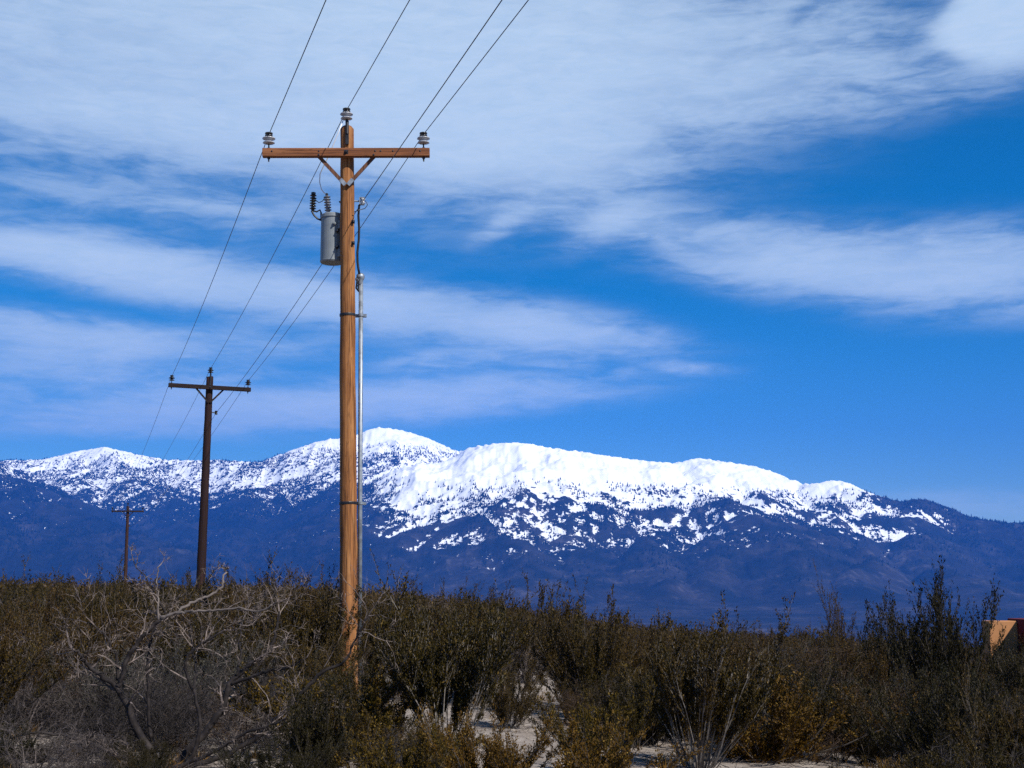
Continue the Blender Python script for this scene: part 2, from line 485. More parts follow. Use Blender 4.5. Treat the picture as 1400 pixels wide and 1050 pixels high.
rad = np.concatenate([np.linspace(0.5, 30, 110), np.geomspace(30.6, 13500, 110)])
ang = np.concatenate([np.linspace(-32, 32, 200), np.linspace(33, 327, 90)]) * math.pi / 180
A_, R_ = np.meshgrid(ang, rad); X_, Y_ = R_ * np.sin(A_), R_ * np.cos(A_)
V = np.stack([X_, Y_, gz(X_, Y_)], -1).reshape(-1, 3)
na, nr = len(ang), len(rad)
i, j = np.meshgrid(np.arange(nr - 1), np.arange(na), indexing='ij'); jn = (j + 1) % na
F = np.stack([i * na + j, (i + 1) * na + j, (i + 1) * na + jn, i * na + jn], -1).reshape(-1, 4)
V = np.concatenate([V, [[0, 0, float(gz(0, 0))]]])
jj = np.arange(na)
T = np.stack([np.full(na, len(V) - 1), jj, (jj + 1) % na], -1)
link('ground', mesh_np('ground', V, [F, T], M['sand'], True), kind='structure')

# ------------------------------------------------------------------ mountains
SKY_L = [(-330, 655), (-200, 640), (-60, 634), (0, 630), (60, 628), (110, 616), (145, 611), (190, 622), (230, 629), (300, 629), (355, 632), (400, 615), (440, 602), (480, 597), (515, 584), (545, 587), (580, 597), (625, 617), (700, 650), (800, 680)]
SKY_R = [(470, 712), (500, 692), (550, 655), (600, 632), (640, 612), (680, 606), (715, 605), (750, 612), (790, 617), (830, 623), (880, 630), (925, 633), (955, 626), (990, 631), (1030, 637), (1060, 646), (1095, 661), (1118, 661), (1140, 656), (1160, 660), (1190, 674), (1230, 686), (1260, 681), (1290, 691), (1330, 708), (1370, 714), (1400, 715), (1500, 722), (1700, 735)]


def dep_l(px):
    return 10300 + 350 * math.sin(px / 90.0)


def dep_r(px):
    return 8700 + 300 * math.sin(px / 75.0 + 1)


SEGS = []   # p0, p1, slope


def chain(pts, k=0.5, side=True, rng=np.random.default_rng(3)):
    P = [W(*q) for q in pts]
    for a, b in zip(P[:-1], P[1:]):
        SEGS.append((a, b, k))
        if side:
            L = (b - a).length; n = max(1, int(L / 330))
            for q in range(n):
                s = (q + rng.uniform(0.2, 0.8)) / n; c = a.lerp(b, s); dr = Vector((b.x - a.x, b.y - a.y, 0)).normalized()
                for sg in (-1, 1):
                    th = sg * math.radians(rng.uniform(38, 75)); ln = rng.uniform(350, 850)
                    dd = Vector((dr.x * math.cos(th) - dr.y * math.sin(th), dr.x * math.sin(th) + dr.y * math.cos(th), 0))
                    SEGS.append((c - Vector((0, 0, 8)), c + dd * ln - Vector((0, 0, ln * rng.uniform(0.33, 0.45))), k * 1.25))


chain([(a, b, dep_l(a)) for a, b in SKY_L], 0.5, False)
chain([(a, b, dep_r(a)) for a, b in SKY_R], 0.42, False)
for c in ([(640, 612, dep_r(640)), (585, 655, 8000), (625, 692, 7300), (690, 742, 6500), (740, 800, 5600)],
          [(560, 652, dep_r(560)), (505, 694, 7900), (480, 740, 7000), (465, 805, 5600)],
          [(715, 605, dep_r(715)), (735, 660, 8000), (770, 720, 7200), (800, 790, 5900)],
          [(830, 623, dep_r(830)), (840, 668, 7900), (870, 735, 6900), (900, 800, 5700)],
          [(955, 626, dep_r(955)), (958, 662, 8050), (1015, 692, 7400), (1080, 760, 6200), (1120, 810, 5500)],
          [(958, 664, 8000), (890, 715, 7200), (850, 780, 6000)],
          [(1095, 661, dep_r(1095)), (1045, 682, 7900), (1000, 728, 7000), (970, 795, 5800)],
          [(1160, 660, dep_r(1160)), (1125, 700, 7800), (1150, 745, 6900), (1190, 805, 5600)],
          [(1290, 691, dep_r(1290)), (1255, 715, 7900), (1280, 760, 6900), (1330, 812, 5600)],
          [(1400, 715, dep_r(1400)), (1410, 745, 7700), (1440, 790, 6300)],
          [(515, 584, dep_l(515)), (480, 640, 9400), (445, 690, 8400), (410, 740, 7400), (385, 800, 6000)],
          [(440, 602, dep_l(440)), (385, 640, 9500), (335, 690, 8500), (300, 745, 7400), (290, 805, 5900)],
          [(580, 597, dep_l(580)), (600, 640, 9700), (585, 680, 9000)],
          [(145, 611, dep_l(145)), (190, 650, 9500), (245, 690, 8700), (290, 725, 7900)],
          [(355, 632, dep_l(355)), (340, 670, 9500), (310, 715, 8600)],
          [(230, 629, dep_l(230)), (260, 665, 9600), (275, 705, 8800)],
          [(110, 616, dep_l(110)), (105, 660, 9400), (85, 705, 8300)],
          [(-90, 600, 9000), (0, 647, 8300), (50, 690, 7700), (130, 712, 7200), (230, 745, 6600), (300, 795, 5700)],
          [(0, 647, 8300), (-15, 700, 7300), (40, 760, 6300), (60, 806, 5500)],
          [(130, 712, 7200), (140, 760, 6400), (170, 805, 5600)],
          [(-90, 600, 9000), (-200, 690, 7600), (-260, 780, 6000)]):
    chain(c)

tt_ = np.linspace(-0.46, 0.46, 960); yv = np.concatenate([np.linspace(4150, 5600, 36)[:-1], np.linspace(5600, 11300, 250)])
Tm, Ym = np.meshgrid(tt_, yv); Xm = Tm * Ym
wx = Xm + 150 * (fbm(Xm / 520 + 3, Ym / 520 + 8, 4) - 0.5) * 2; wy = Ym + 150 * (fbm(Xm / 520 + 50, Ym / 520 + 31, 4) - 0.5) * 2
H = np.full(Xm.shape, -400.0)
for a, b, k in SEGS:
    m_ = (np.abs(wx - (a.x + b.x) / 2) < abs(a.x - b.x) / 2 + 2600) & (np.abs(wy - (a.y + b.y) / 2) < abs(a.y - b.y) / 2 + 2600)
    if not m_.any():
        continue
    qx, qy = wx[m_], wy[m_]; dx, dy = b.x - a.x, b.y - a.y; L2 = dx * dx + dy * dy
    s = np.clip(((qx - a.x) * dx + (qy - a.y) * dy) / L2, 0, 1)
    d = np.hypot(qx - (a.x + s * dx), qy - (a.y + s * dy))
    h = a.z + (b.z - a.z) * s - k * (np.sqrt(d * d + 60 ** 2) - 60)
    H[m_] = np.maximum(H[m_], h)
fan = -190 + 0.075 * (Ym - 4150) + 30 * fbm(Xm / 900, Ym / 900, 3)
fan = np.minimum(fan, 60)
e_ = 60.0
H = np.where(H > fan, H, fan) + e_ * 0.25 * np.exp(-np.abs(H - fan) / e_)
relief = smooth01(H, -120, 150)
H = H + relief * (75 * (fbm(Xm / 420, Ym / 420, 5, True, 0.52) - 0.62) * 1.3 + 34 * (fbm(Xm / 90 + 5, Ym / 90, 4, True, 0.55) - 0.6))
# fit the crest line of each column to the range's outline
ang_el = (H - EYE) / Ym
cur = ang_el.max(0)
px_c = []
tgt = np.zeros(len(tt_))


def slope_of(pts):
    d = [cam_dir(*q) for q in pts]
    return np.array([v.x / v.y for v in d]), np.array([v.z / v.y for v in d])


sl, zl = slope_of(SKY_L); sr, zr = slope_of(SKY_R)
tgt = np.maximum(np.interp(tt_, sl, zl, right=-1), np.interp(tt_, sr, zr, left=-1))
ratio = np.clip(tgt / np.maximum(cur, 0.01), 0.6, 1.4)
ker = np.hanning(15); ker /= ker.sum()
ratio = np.convolve(np.pad(ratio, 7, mode='edge'), ker, 'valid')
w_ = smooth01(ang_el / np.maximum(cur, 0.01)[None], 0.1, 0.9)
H = H * (1 + (ratio[None] - 1) * w_)
edge = smooth01(Ym, 4150, 4500)
H = H * edge + (-200) * (1 - edge)
gy, gx = np.gradient(H)
lap = np.zeros_like(H)
for sh in (3, 8):
    lap += np.roll(H, sh, 0) + np.roll(H, -sh, 0) + np.roll(H, sh, 1) + np.roll(H, -sh, 1) - 4 * H
right = smooth01(Tm - 0.00010 * np.clip(Ym - 9050, 0, 3000), -0.135, -0.075)
left_far = (1 - right)
big = fbm(Xm / 700 + 9, Ym / 700 + 2, 4) - 0.5
line = 385 * right + 735 * left_far + 85 * smooth01(Tm, 0.12, 0.25)
soft = 230 * right + 600 * left_far
snow = 0.5 + (H - line + (420 * right + 300 * left_far) * big) / (2 * soft) * 1.0
snow += np.clip(lap / 200.0, -0.38, 0.38) * (0.45 + 0.55 * right) * (H < line + 230)
snow = np.where(right > 0.5, snow + 0.9 * smooth01(H, 540, 680) * (1 - smooth01(Tm, 0.32, 0.36)), snow)
snow = np.minimum(snow, 0.5 + (H - 190) / 400.0)
snow -= 0.16 * left_far * (1 - smooth01(Ym, 8100, 9300)) + 0.06 * left_far * smooth01(Tm, -0.14, -0.08) - 0.5 * left_far * smooth01(H, 1040, 1190)   # the nearer foothills stay bare
# the eastern end carries less snow
snow -= 0.5 * smooth01(Tm, 0.325, 0.37)
snow = np.clip(snow, -0.6, 1.6)
woods = np.clip(0.35 + 1.6 * (fbm(Xm / 260 + 70, Ym / 260 + 20, 4) - 0.45) + 0.35 * left_far - 0.25 * right, 0, 1)
nr, nc = H.shape
V = np.stack([Xm, Ym, H], -1).reshape(-1, 3)
i, j = np.meshgrid(np.arange(nr - 1), np.arange(nc - 1), indexing='ij')
F = np.stack([i * nc + j, i * nc + j + 1, (i + 1) * nc + j + 1, (i + 1) * nc + j], -1).reshape(-1, 4)
me = mesh_np('mountains', V, F, M['mountain'], True)
for nm_, arr in (('snow', snow), ('woods', woods)):
    at_ = me.attributes.new(nm_, 'FLOAT', 'POINT'); at_.data.foreach_set('value', arr.astype(np.float32).ravel())
link('mountains', me, kind='structure')

# conifers on the slopes: one far-off wood
rng = np.random.default_rng(21)
n_try = 260000
ri = rng.integers(20, nr - 2, n_try); ci = rng.integers(40, nc - 40, n_try)
hh = H[ri, ci]; clump = fbm(Xm[ri, ci] / 150 + 31, Ym[ri, ci] / 150 + 77, 4)
rgt = right[ri, ci]
top = 640 * rgt + 1070 * (1 - rgt)
dens_ = smooth01(hh, -20, 260) * (1 - smooth01(hh, top - 190, top)) * smooth01(clump, 0.44, 0.60) * (0.5 + 0.5 * (1 - rgt) + 0.15)
dens_ *= np.where(hh < 330, 0.35, 1.0)
ok = rng.random(n_try) < dens_ * 0.9
ri, ci = ri[ok], ci[ok]; n = len(ri)
dxj = rng.uniform(-0.5, 0.5, n); dyj = rng.uniform(-0.5, 0.5, n)
bx, by_, bz = Xm[ri, ci] + dxj * 6, Ym[ri, ci] + dyj * 9, H[ri, ci] - 1
ht = rng.uniform(9, 21, n); wd = ht * rng.uniform(0.17, 0.27, n)
a = np.arange(5) * 2 * np.pi / 5
base = np.stack([bx[:, None] + wd[:, None] * np.cos(a), by_[:, None] + wd[:, None] * np.sin(a), np.repeat((bz + ht * 0.08)[:, None], 5, 1)], -1)
tip = np.stack([bx, by_, bz + ht], -1)[:, None]
V = np.concatenate([base, tip], 1).reshape(-1, 3)
o6 = np.arange(n)[:, None] * 6; j = np.arange(5)[None]
F = np.stack([o6 + j, o6 + (j + 1) % 5, np.broadcast_to(o6 + 5, (n, 5))], -1).reshape(-1, 3)
link('forest', mesh_np('forest', V, F, M['conifer']), label='dark conifer forest dotting the snowy mountain slopes', cat='forest', kind='stuff')
print('forest', n)

# ------------------------------------------------------------------ haze: the air between here and the mountains
b_lo, b_hi = -215.0, 1750.0
V, F = box(29000, 29000, b_hi - b_lo); V[:, 2] += (b_lo + b_hi) / 2
hm = bpy.data.materials.new('haze_air'); hm.use_nodes = True
g = NT(hm.node_tree); pv = g.n('ShaderNodeVolumePrincipled')
pv.inputs['Color'].default_value = (0.035, 0.25, 1.0, 1); pv.inputs['Density'].default_value = 6.0e-5
pv.inputs['Anisotropy'].default_value = 0.0
g.put(g.n('ShaderNodeOutputMaterial').inputs['Volume'], pv.outputs[0])
link('haze', mesh_np('haze', V, F, hm), kind='stuff')

# ------------------------------------------------------------------ power poles


def part(name, geo, material, parent, smooth=False, label=None, rot=None, loc=None):
    o = link(name, mesh_np(name, geo[0], geo[1], material, smooth), parent, label)
    if loc is not None:
        o.location = loc
    if rot is not None:
        o.rotation_euler = rot
    return o


def insulator_geo(s=1.0):
    prof = [(0.012, 0.0), (0.05, 0.004), (0.088, 0.014), (0.082, 0.026), (0.042, 0.036), (0.040, 0.058), (0.066, 0.066), (0.096, 0.078), (0.090, 0.092), (0.045, 0.102), (0.042, 0.112)]
    return lathe([(r * s, z * s) for r, z in prof], 18)


def cap_geo(s=1.0):
    return lathe([(0.040 * s, 0), (0.056 * s, 0.006 * s), (0.058 * s, 0.018 * s), (0.034 * s, 0.026 * s), (0.034 * s, 0.034 * s), (0.058 * s, 0.042 * s), (0.056 * s, 0.058 * s), (0.03 * s, 0.066 * s)], 16)


def pole_frame(top, base, yaw):
    """matrix whose z runs up the pole and whose x is the crossarm"""
    z = (top - base).normalized(); x = Vector((math.cos(yaw), math.sin(yaw), 0)); y = z.cross(x).normalized(); x = y.cross(z)
    return Matrix(((x.x, y.x, z.x, base.x), (x.y, y.y, z.y, base.y), (x.z, y.z, z.z, base.z), (0, 0, 0, 1)))


def make_pole(name, label, top, base, yaw, r_base, r_top, arm_z, arm_len, mats, detail, group, ins_z=0.12):
    Mx = pole_frame(top, base, yaw); L = (top - base).length
    root = empty(name, (0, 0, 0), label, 'power pole', group); root.matrix_world = Mx
    mp, ma, mb, mi, mc = mats
    # the pole itself: slightly irregular taper, chamfered top
    rr = np.random.default_rng(int(L * 1000)); n = 26; zz = np.linspace(-0.35, L - 0.01, n)
    R = r_base + (r_top - r_base) * (zz / L); R = R * (1 + rr.normal(0, 0.008, n))
    pts = [(rr.normal(0, 0.003), rr.normal(0, 0.003), z) for z in zz] + [(0, 0, L)]
    part('pole', polytube(pts, list(R) + [R[-1] * 0.86], 20), mp, root, True)
    hw = 0.048 * (1 if detail else 1.1)
    yf = -(r_top + 0.058)
    arm = part('crossarm', move(box(arm_len, 0.105, 0.125, 0.008), (0, yf, arm_z)), ma, root)
    if detail:
        for xb in (-arm_len / 2 + 0.14, -0.40, 0.42, 0.68, arm_len / 2 - 0.14, 0.5):
            part('bolt_hole', move(lathe([(0.0125, -0.003), (0.0125, 0.003), (0.006, 0.005)], 8), (xb, yf - 0.0545, arm_z + 0.012), rot_to((0, -1, 0))), M['black_metal'], arm)
    bolt = part('through_bolt', join([move(box(0.058, 0.006, 0.058), (0, yf - 0.056, arm_z)), move(lathe([(0.022, 0), (0.022, 0.02), (0.014, 0.028)], 6), (0, yf - 0.058, arm_z), rot_to((0, -1, 0)))]), M['black_metal'], root)
    # flat braces from the arm down to the pole
    bz, bxo = 0.47, 0.40 * arm_len / 2.44
    for sg in (-1, 1):
        p0 = Vector((sg * bxo, yf + 0.025, arm_z - 0.05)); p1 = Vector((sg * 0.025, yf + 0.025, arm_z - bz))
        d = p1 - p0; rt = d.to_track_quat('Z', 'Y').to_matrix()
        br = part('brace', move(box(0.022, 0.052, d.length), (p0 + p1) / 2, rt), mb, root)
        if detail:
            part('brace_end', move(box(0.028, 0.058, 0.11), p1 - d.normalized() * 0.045 + Vector((0, -0.004, 0)), rt), M['steel'], br)
            part('brace_bolt', move(lathe([(0.016, 0), (0.016, 0.012), (0.009, 0.016)], 6), p0 + Vector((0, -0.09, 0.0)), rot_to((0, -1, 0))), M['black_metal'], br)
    spots = []
    for xi in (-arm_len / 2 + 0.09, arm_len / 2 - 0.09):
        z0 = arm_z + 0.0625
        ins = part('insulator', move(insulator_geo(), (xi, yf, z0 + ins_z - 0.045)), mi, root, True)
        part('pin', join([polytube([(xi, yf, arm_z - 0.13), (xi, yf, z0 + ins_z - 0.04)], 0.011, 8), move(lathe([(0.03, 0), (0.03, 0.012), (0.012, 0.02)], 8), (xi, yf, z0)), move(lathe([(0.022, -0.02), (0.022, 0), (0.01, 0.004)], 6), (xi, yf, arm_z - 0.07))]), M['black_metal'], ins)
        part('cap', move(cap_geo(), (xi, yf, z0 + ins_z + 0.065)), mc, ins, True)
        spots.append(Mx @ Vector((xi, yf, z0 + ins_z + 0.10)))
    # pole top pin bracket
    xt = 0.0; yt = -(r_top + 0.012)
    part('pole_top_bracket', join([move(box(0.05, 0.022, 0.36, 0.004), (xt + 0.008, yt, L - 0.10)), polytube([(xt + 0.008, yt, L - 0.12), (xt + 0.008, yt, L + 0.06), (xt, yt, L + 0.12)], [0.028, 0.022, 0.018], 10)]), M['black_metal'], root)
    ins = part('insulator', move(insulator_geo(), (xt, yt, L + 0.10)), mi, root, True)
    part('cap', move(cap_geo(), (xt, yt, L + 0.21)), mc, ins, True)
    spots.insert(1, Mx @ Vector((xt, yt, L + 0.245)))
    return root, Mx, spots


Y1, Y2, Y3 = 18.75, 40.4, 106.0
b1 = W(477, 944, Y1); t1 = W(474.5, 176, Y1)
b1.z = float(gz(b1.x, b1.y)) - 0.02
L1 = (t1 - b1).length
arm1 = L1 - (217 - 176) / 96.0
MP1 = (M['pole'], M['arm'], M['brace'], M['porcelain'], M['dark_glaze'])
pole1, MX1, sp1 = make_pole('power_pole', 'tall orange-brown wooden power pole with crossarm, white insulators and grey transformer', t1, b1, 0.06, 0.132, 0.098, arm1, 2.44, MP1, True, None)
b2 = W(271, 868, Y2); t2 = W(287, 515, Y2); b2.z = float(gz(b2.x, b2.y)) - 0.05
MP2 = (M['old_pole'], M['old_arm'], M['old_arm'], M['dark_glaze'], M['dark_glaze'])
L2 = (t2 - b2).length
pole2, MX2, sp2 = make_pole('power_pole', 'dark tarred power pole with crossarm leaning slightly, behind the bare mesquite', t2, b2, 0.34, 0.15, 0.105, L2 - 0.36, 2.5, MP2, False, None)
b3 = W(170, 826, Y3); t3 = W(175, 692, Y3); b3.z = float(gz(b3.x, b3.y)) - 0.05
MP3 = (M['far_pole'], M['old_arm'], M['old_arm'], M['dark_glaze'], M['dark_glaze'])
L3 = (t3 - b3).length
pole3, MX3, sp3 = make_pole('power_pole', 'small distant power pole standing far off among the brown scrub', t3, b3, 0.25, 0.15, 0.11, L3 - 0.42, 2.5, MP3, False, None)
# the line runs on behind the camera to the pole before, and past the far pole to the one after
def aim(near, px, py, Y):
    """carry the wire on from the near pole so that it passes over the view at this bearing"""
    d = cam_dir(px, py); s = (near.z + 0.03 - EYE) / d.z; q = Vector((d.x * s, d.y * s, near.z)); k = (Y - near.y) / (q.y - near.y)
    return near + (q - near) * k


Y0 = -22.0
a_l, a_c, a_r = aim(sp1[0], 443, 0, Y0), aim(sp1[1], 556, 0, Y0), aim(sp1[2], 725, 0, Y0)
b0 = Vector((a_c.x, Y0, 0)); b0.z = float(gz(b0.x, b0.y)) - 0.05
t0 = b0 + Vector((0, 0, L1))
pole0, MX0, sp0 = make_pole('power_pole', 'wooden power pole carrying the line on, out of the picture overhead', t0, b0, 0.06, 0.132, 0.098, arm1, 2.44, MP1, True, None)

# small hardware on the near pole
loc1 = lambda px, py, Y: MX1.inverted() @ W(px, py, Y)
for py in (303, 332):
    q = loc1(483, py, Y1 - 0.09)
    part('through_bolt', join([move(box(0.05, 0.01, 0.05), (q.x - 0.004, q.y + 0.012, q.z)), move(lathe([(0.02, 0), (0.02, 0.028), (0.012, 0.034)], 6), q, rot_to((0.3, -1, 0)))]), M['black_metal'], pole1)
q = loc1(465, 277, Y1)
part('pole_step', polytube([(q.x + 0.06, q.y, q.z), (q.x, q.y, q.z), (q.x - 0.01, q.y, q.z + 0.02)], 0.012, 8), M['black_metal'], pole1)
q = loc1(495, 275, Y1)
nb = part('neutral_bracket', join([polytube([(q.x - 0.12, q.y, q.z), (q.x + 0.01, q.y, q.z)], 0.012, 8), move(box(0.07, 0.06, 0.012), (q.x, q.y, q.z + 0.05)), move(box(0.07, 0.06, 0.012), (q.x, q.y, q.z - 0.05)), move(box(0.012, 0.06, 0.1), (q.x - 0.035, q.y, q.z))]), M['steel'], pole1)
part('spool', move(lathe([(0.028, -0.042), (0.04, -0.03), (0.022, -0.01), (0.022, 0.01), (0.04, 0.03), (0.028, 0.042)], 14), (q.x + 0.012, q.y, q.z)), M['porcelain'], nb, True)
NEU1 = W(496, 275, Y1)
for py in (431, 688):
    q = loc1(476, py, Y1)
    rp = 0.132 + (0.098 - 0.132) * q.z / L1 + 0.005
    part('pole_band', lathe([(rp, q.z - 0.02), (rp + 0.003, q.z - 0.012), (rp + 0.003, q.z + 0.012), (rp, q.z + 0.02)], 22), M['black_metal'], pole1)
nq = MX2.inverted() @ W(291, 564, Y2)
nb2 = part('neutral_bracket', join([polytube([(nq.x - 0.12, nq.y, nq.z), (nq.x + 0.08, nq.y, nq.z)], 0.016, 8), move(lathe([(0.03, -0.06), (0.05, -0.04), (0.03, 0), (0.05, 0.04), (0.03, 0.06)], 12), (nq.x + 0.1, nq.y, nq.z))]), M['black_metal'], pole2)
NEU2 = MX2 @ Vector((nq.x + 0.1, nq.y, nq.z))
NEU3 = MX3 @ Vector((0.16, 0, L3 - 1.6)); NEU0 = MX0 @ Vector((aim(NEU1, 677, 0, Y0).x - b0.x, 0, NEU1.z - b1.z)); print('P0', b0, a_l, a_r, NEU0)
for MXp, N_, po in ((MX3, NEU3, pole3), (MX0, NEU0, pole0)):
    l_ = MXp.inverted() @ N_
    part('neutral_bracket', join([polytube([(0, 0, l_.z), (l_.x, 0, l_.z)], 0.016, 8), move(lathe([(0.03, -0.06), (0.05, -0.04), (0.03, 0), (0.05, 0.04), (0.03, 0.06)], 12), (l_.x, 0, l_.z))]), M['black_metal'], po)


def sag(a, b, s, n=36):
    return [a.lerp(b, i / n) - Vector((0, 0, 4 * s * (i / n) * (1 - i / n))) for i in range(n + 1)]


ends = ['left arm insulators', 'pole-top insulators', 'right arm insulators', 'spool brackets below the arms']
runs = [(sp0[0], sp1[0], sp2[0], sp3[0]), (sp0[1], sp1[1], sp2[1], sp3[1]), (sp0[2], sp1[2], sp2[2], sp3[2]), (NEU0, NEU1, NEU2, NEU3)]
for run, e_nm in zip(runs, ends):
    pts = sag(run[0], run[1], 0.12)[:-1] + sag(run[1], run[2], 0.14)[:-1] + sag(run[2], run[3], 0.75)
    v_, f_ = polytube(pts, 0.0062, 6)
    link('power_line', mesh_np('power_line', v_, f_, M['wire'], True), None, 'thin dark power line strung along the ' + e_nm + ' of the poles', 'power line', 'wires strung between the poles')

# ------------------------------------------------------------------ transformer
Yt = Y1 + 0.20
tb = W(454, 360, Yt); tt2 = W(454, 293, Yt); th = tt2.z - tb.z; tr = 0.175
tank = empty('pole_transformer', tb, 'grey cylindrical transformer hanging on the left side of the wooden pole', 'transformer')
part('tank', lathe([(tr * 0.90, 0.0), (tr * 0.97, 0.006), (tr, 0.02), (tr, th - 0.07), (tr * 1.0, th - 0.06)], 36), M['tank'], tank, False)
lid = part('lid', lathe([(tr * 1.045, th - 0.062), (tr * 1.05, th - 0.03), (tr * 1.03, th - 0.022), (tr * 0.8, th - 0.003), (tr * 0.3, th + 0.008)], 36), M['tank'], tank, False)
part('lid_band', lathe([(tr * 1.05, th - 0.075), (tr * 1.07, th - 0.072), (tr * 1.07, th - 0.052), (tr * 1.05, th - 0.05)], 36), M['tank'], tank, False)
part('base_rim', lathe([(tr * 1.0, 0.018), (tr * 1.018, 0.02), (tr * 1.018, 0.035), (tr * 1.0, 0.038)], 36), M['tank'], tank, False)
tl = lambda px, py, Y: W(px, py, Y) - tb


def shed_stack(n, r_in, r_out, h):
    pr = []
    for i in range(n):
        z = i * h / n; pr += [(r_in, z), (r_in, z + h / n * 0.35), (r_out, z + h / n * 0.5), (r_out, z + h / n * 0.62), (r_in, z + h / n * 0.85)]
    pr.append((r_in * 0.8, h)); return lathe(pr, 16)


p0, p1 = tl(449, 293, Yt - 0.06), tl(447, 268, Yt - 0.06)
bsh = part('bushing', move(shed_stack(7, 0.028, 0.052, (p1 - p0).length), p0, rot_to(p1 - p0)), M['bush_grey'], tank, True)
part('terminal', move(lathe([(0.02, 0), (0.022, 0.03), (0.01, 0.045)], 10), p1, rot_to(p1 - p0)), M['black_metal'], bsh)
p0, p1 = tl(427.5, 287, Yt - 0.06), tl(428.5, 266, Yt - 0.06)
arr = part('surge_arrester', move(shed_stack(6, 0.026, 0.050, (p1 - p0).length), p0, rot_to(p1 - p0)), M['dark_glaze'], tank, True)
part('end_cap', move(lathe([(0.028, -0.004), (0.034, 0.0), (0.034, 0.03), (0.02, 0.036)], 12), p1, rot_to(p1 - p0)), M['dark_glaze'], arr)
part('arrester_bracket', join([polytube([tl(427, 288, Yt - 0.06), tl(433, 289.5, Yt - 0.06), tl(437.5, 287, Yt - 0.05), tl(439, 291, Yt - 0.05), tl(439, 300, Yt - 0.02)], 0.013, 8), polytube([tl(426, 288, Yt - 0.06), tl(429, 294, Yt - 0.06), tl(434, 299, Yt - 0.05), tl(439, 301, Yt - 0.02)], 0.014, 8)]), M['black_metal'], tank)
part('lead_wire', polytube([tl(428.5, 265, Yt - 0.06), tl(432, 274, Yt - 0.07), tl(436, 277, Yt - 0.07), tl(441, 275, Yt - 0.07), tl(446, 267, Yt - 0.06)], 0.006, 6), M['cable'], tank)
for px, py in ((457, 306), (461.5, 316), (461, 338)):
    a_ = tl(px, py, Yt - tr * 0.93)
    part('low_voltage_bushing', move(lathe([(0.026, -0.02), (0.026, 0.03), (0.014, 0.04), (0.014, 0.06)], 10), a_, rot_to((0.1, -1, 0))), M['tank'] if px < 460 else M['black_metal'], tank)
for zz in (0.12, th - 0.2):   # hanger lugs reaching to the pole
    dv = Vector((MX1.translation.x + 0.0, Y1, 0)) - Vector((tb.x, Yt, 0)); dv = Vector((t1.x - tb.x, Y1 - Yt, 0)).normalized()
    part('hanger', move(box(0.07, 0.09, 0.12, 0.004), Vector((dv.x, dv.y, 0)) * (tr + 0.01) + Vector((0, 0, zz)), Vector((0, 0, 1)).rotation_difference(Vector((0, 0, 1))).to_matrix()), M['tank'], tank)
# leads
link('jumper_wire', mesh_np('jumper_wire', *polytube([W(469, 165, Y1 - 0.13), W(462, 183, Y1 - 0.14), W(450, 212, Y1 - 0.02), W(443, 226, Y1 + 0.03), W(437.5, 238, Y1 + 0.10), W(437, 249, Y1 + 0.13), W(439.5, 259, Y1 + 0.13), W(443, 263.5, Y1 + 0.14), W(447, 267, Y1 + 0.14)], 0.0075, 8), M['white_wire'], True), None,
     'thin white jumper wire curving down from the pole top to the transformer', 'wire')
link('service_cable', mesh_np('service_cable', *polytube([W(496, 276, Y1), W(491, 281, Y1), W(490, 295, Y1 + 0.02), W(491, 312, Y1 + 0.04), W(490.5, 328, Y1 + 0.05), W(488.6, 345, Y1 + 0.05), W(488.8, 358, Y1 + 0.05), W(490, 368, Y1 + 0.05), W(492, 377, Y1 + 0.06)], 0.017, 8), M['cable'], True), None,
     'black service cable hanging down the right side of the pole into the conduit head', 'cable')
link('tail_wire', mesh_np('tail_wire', *polytube([W(495, 273, Y1), W(500, 275, Y1), W(502.5, 280, Y1), W(499, 285, Y1), W(491, 287, Y1 - 0.05), W(484, 290, Y1 - 0.10)], 0.006, 6), M['cable'], True), None,
     'small looped black tail wire at the spool bracket', 'wire')
link('drip_loop', mesh_np('drip_loop', *polytube([W(492, 379, Y1 + 0.05), W(488, 386, Y1 + 0.03), W(487, 394, Y1 + 0.05), W(490, 398, Y1 + 0.09), W(490, 390, Y1 + 0.12)], 0.014, 8), M['cable'], True), None,
     'short black drip loop of cable under the conduit head', 'cable')

# ------------------------------------------------------------------ service conduit
Yc = Y1 + 0.10
cb = W(491.5, 938, Yc); cb.z = float(gz(cb.x, cb.y)) - 0.1; ct = W(493.5, 384, Yc)
con = empty('service_conduit', cb, 'grey galvanised conduit pipe standing beside the wooden pole', 'conduit')
part('pipe', polytube([Vector((0, 0, 0)), (ct - cb) * 0.5, ct - cb], 0.033, 16), M['steel'], con, True)
hd = ct - cb
part('weather_head', join([move(lathe([(0.036, -0.06), (0.04, -0.05), (0.04, 0.0), (0.05, 0.02), (0.062, 0.05), (0.06, 0.085), (0.04, 0.108), (0.015, 0.115)], 16), hd + Vector((-0.008, 0, 0))), move(lathe([(0.04, 0), (0.036, 0.05), (0.02, 0.06)], 12), hd + Vector((-0.02, 0, 0.03)), rot_to((-1, -0.2, -0.5)))]), M['steel'], con, True)
for py in (431, 688):
    c_ = W(493.5 if py < 500 else 492.8, py, Yc) - cb
    part('clamp', join([move(box(0.19, 0.04, 0.045, 0.003), c_ + Vector((-0.02, 0.045, 0))), move(lathe([(0.036, -0.02), (0.041, -0.018), (0.041, 0.018), (0.036, 0.02)], 16), c_), move(box(0.05, 0.03, 0.04), c_ + Vector((0.055, 0.02, 0)))]), M['steel'], con)

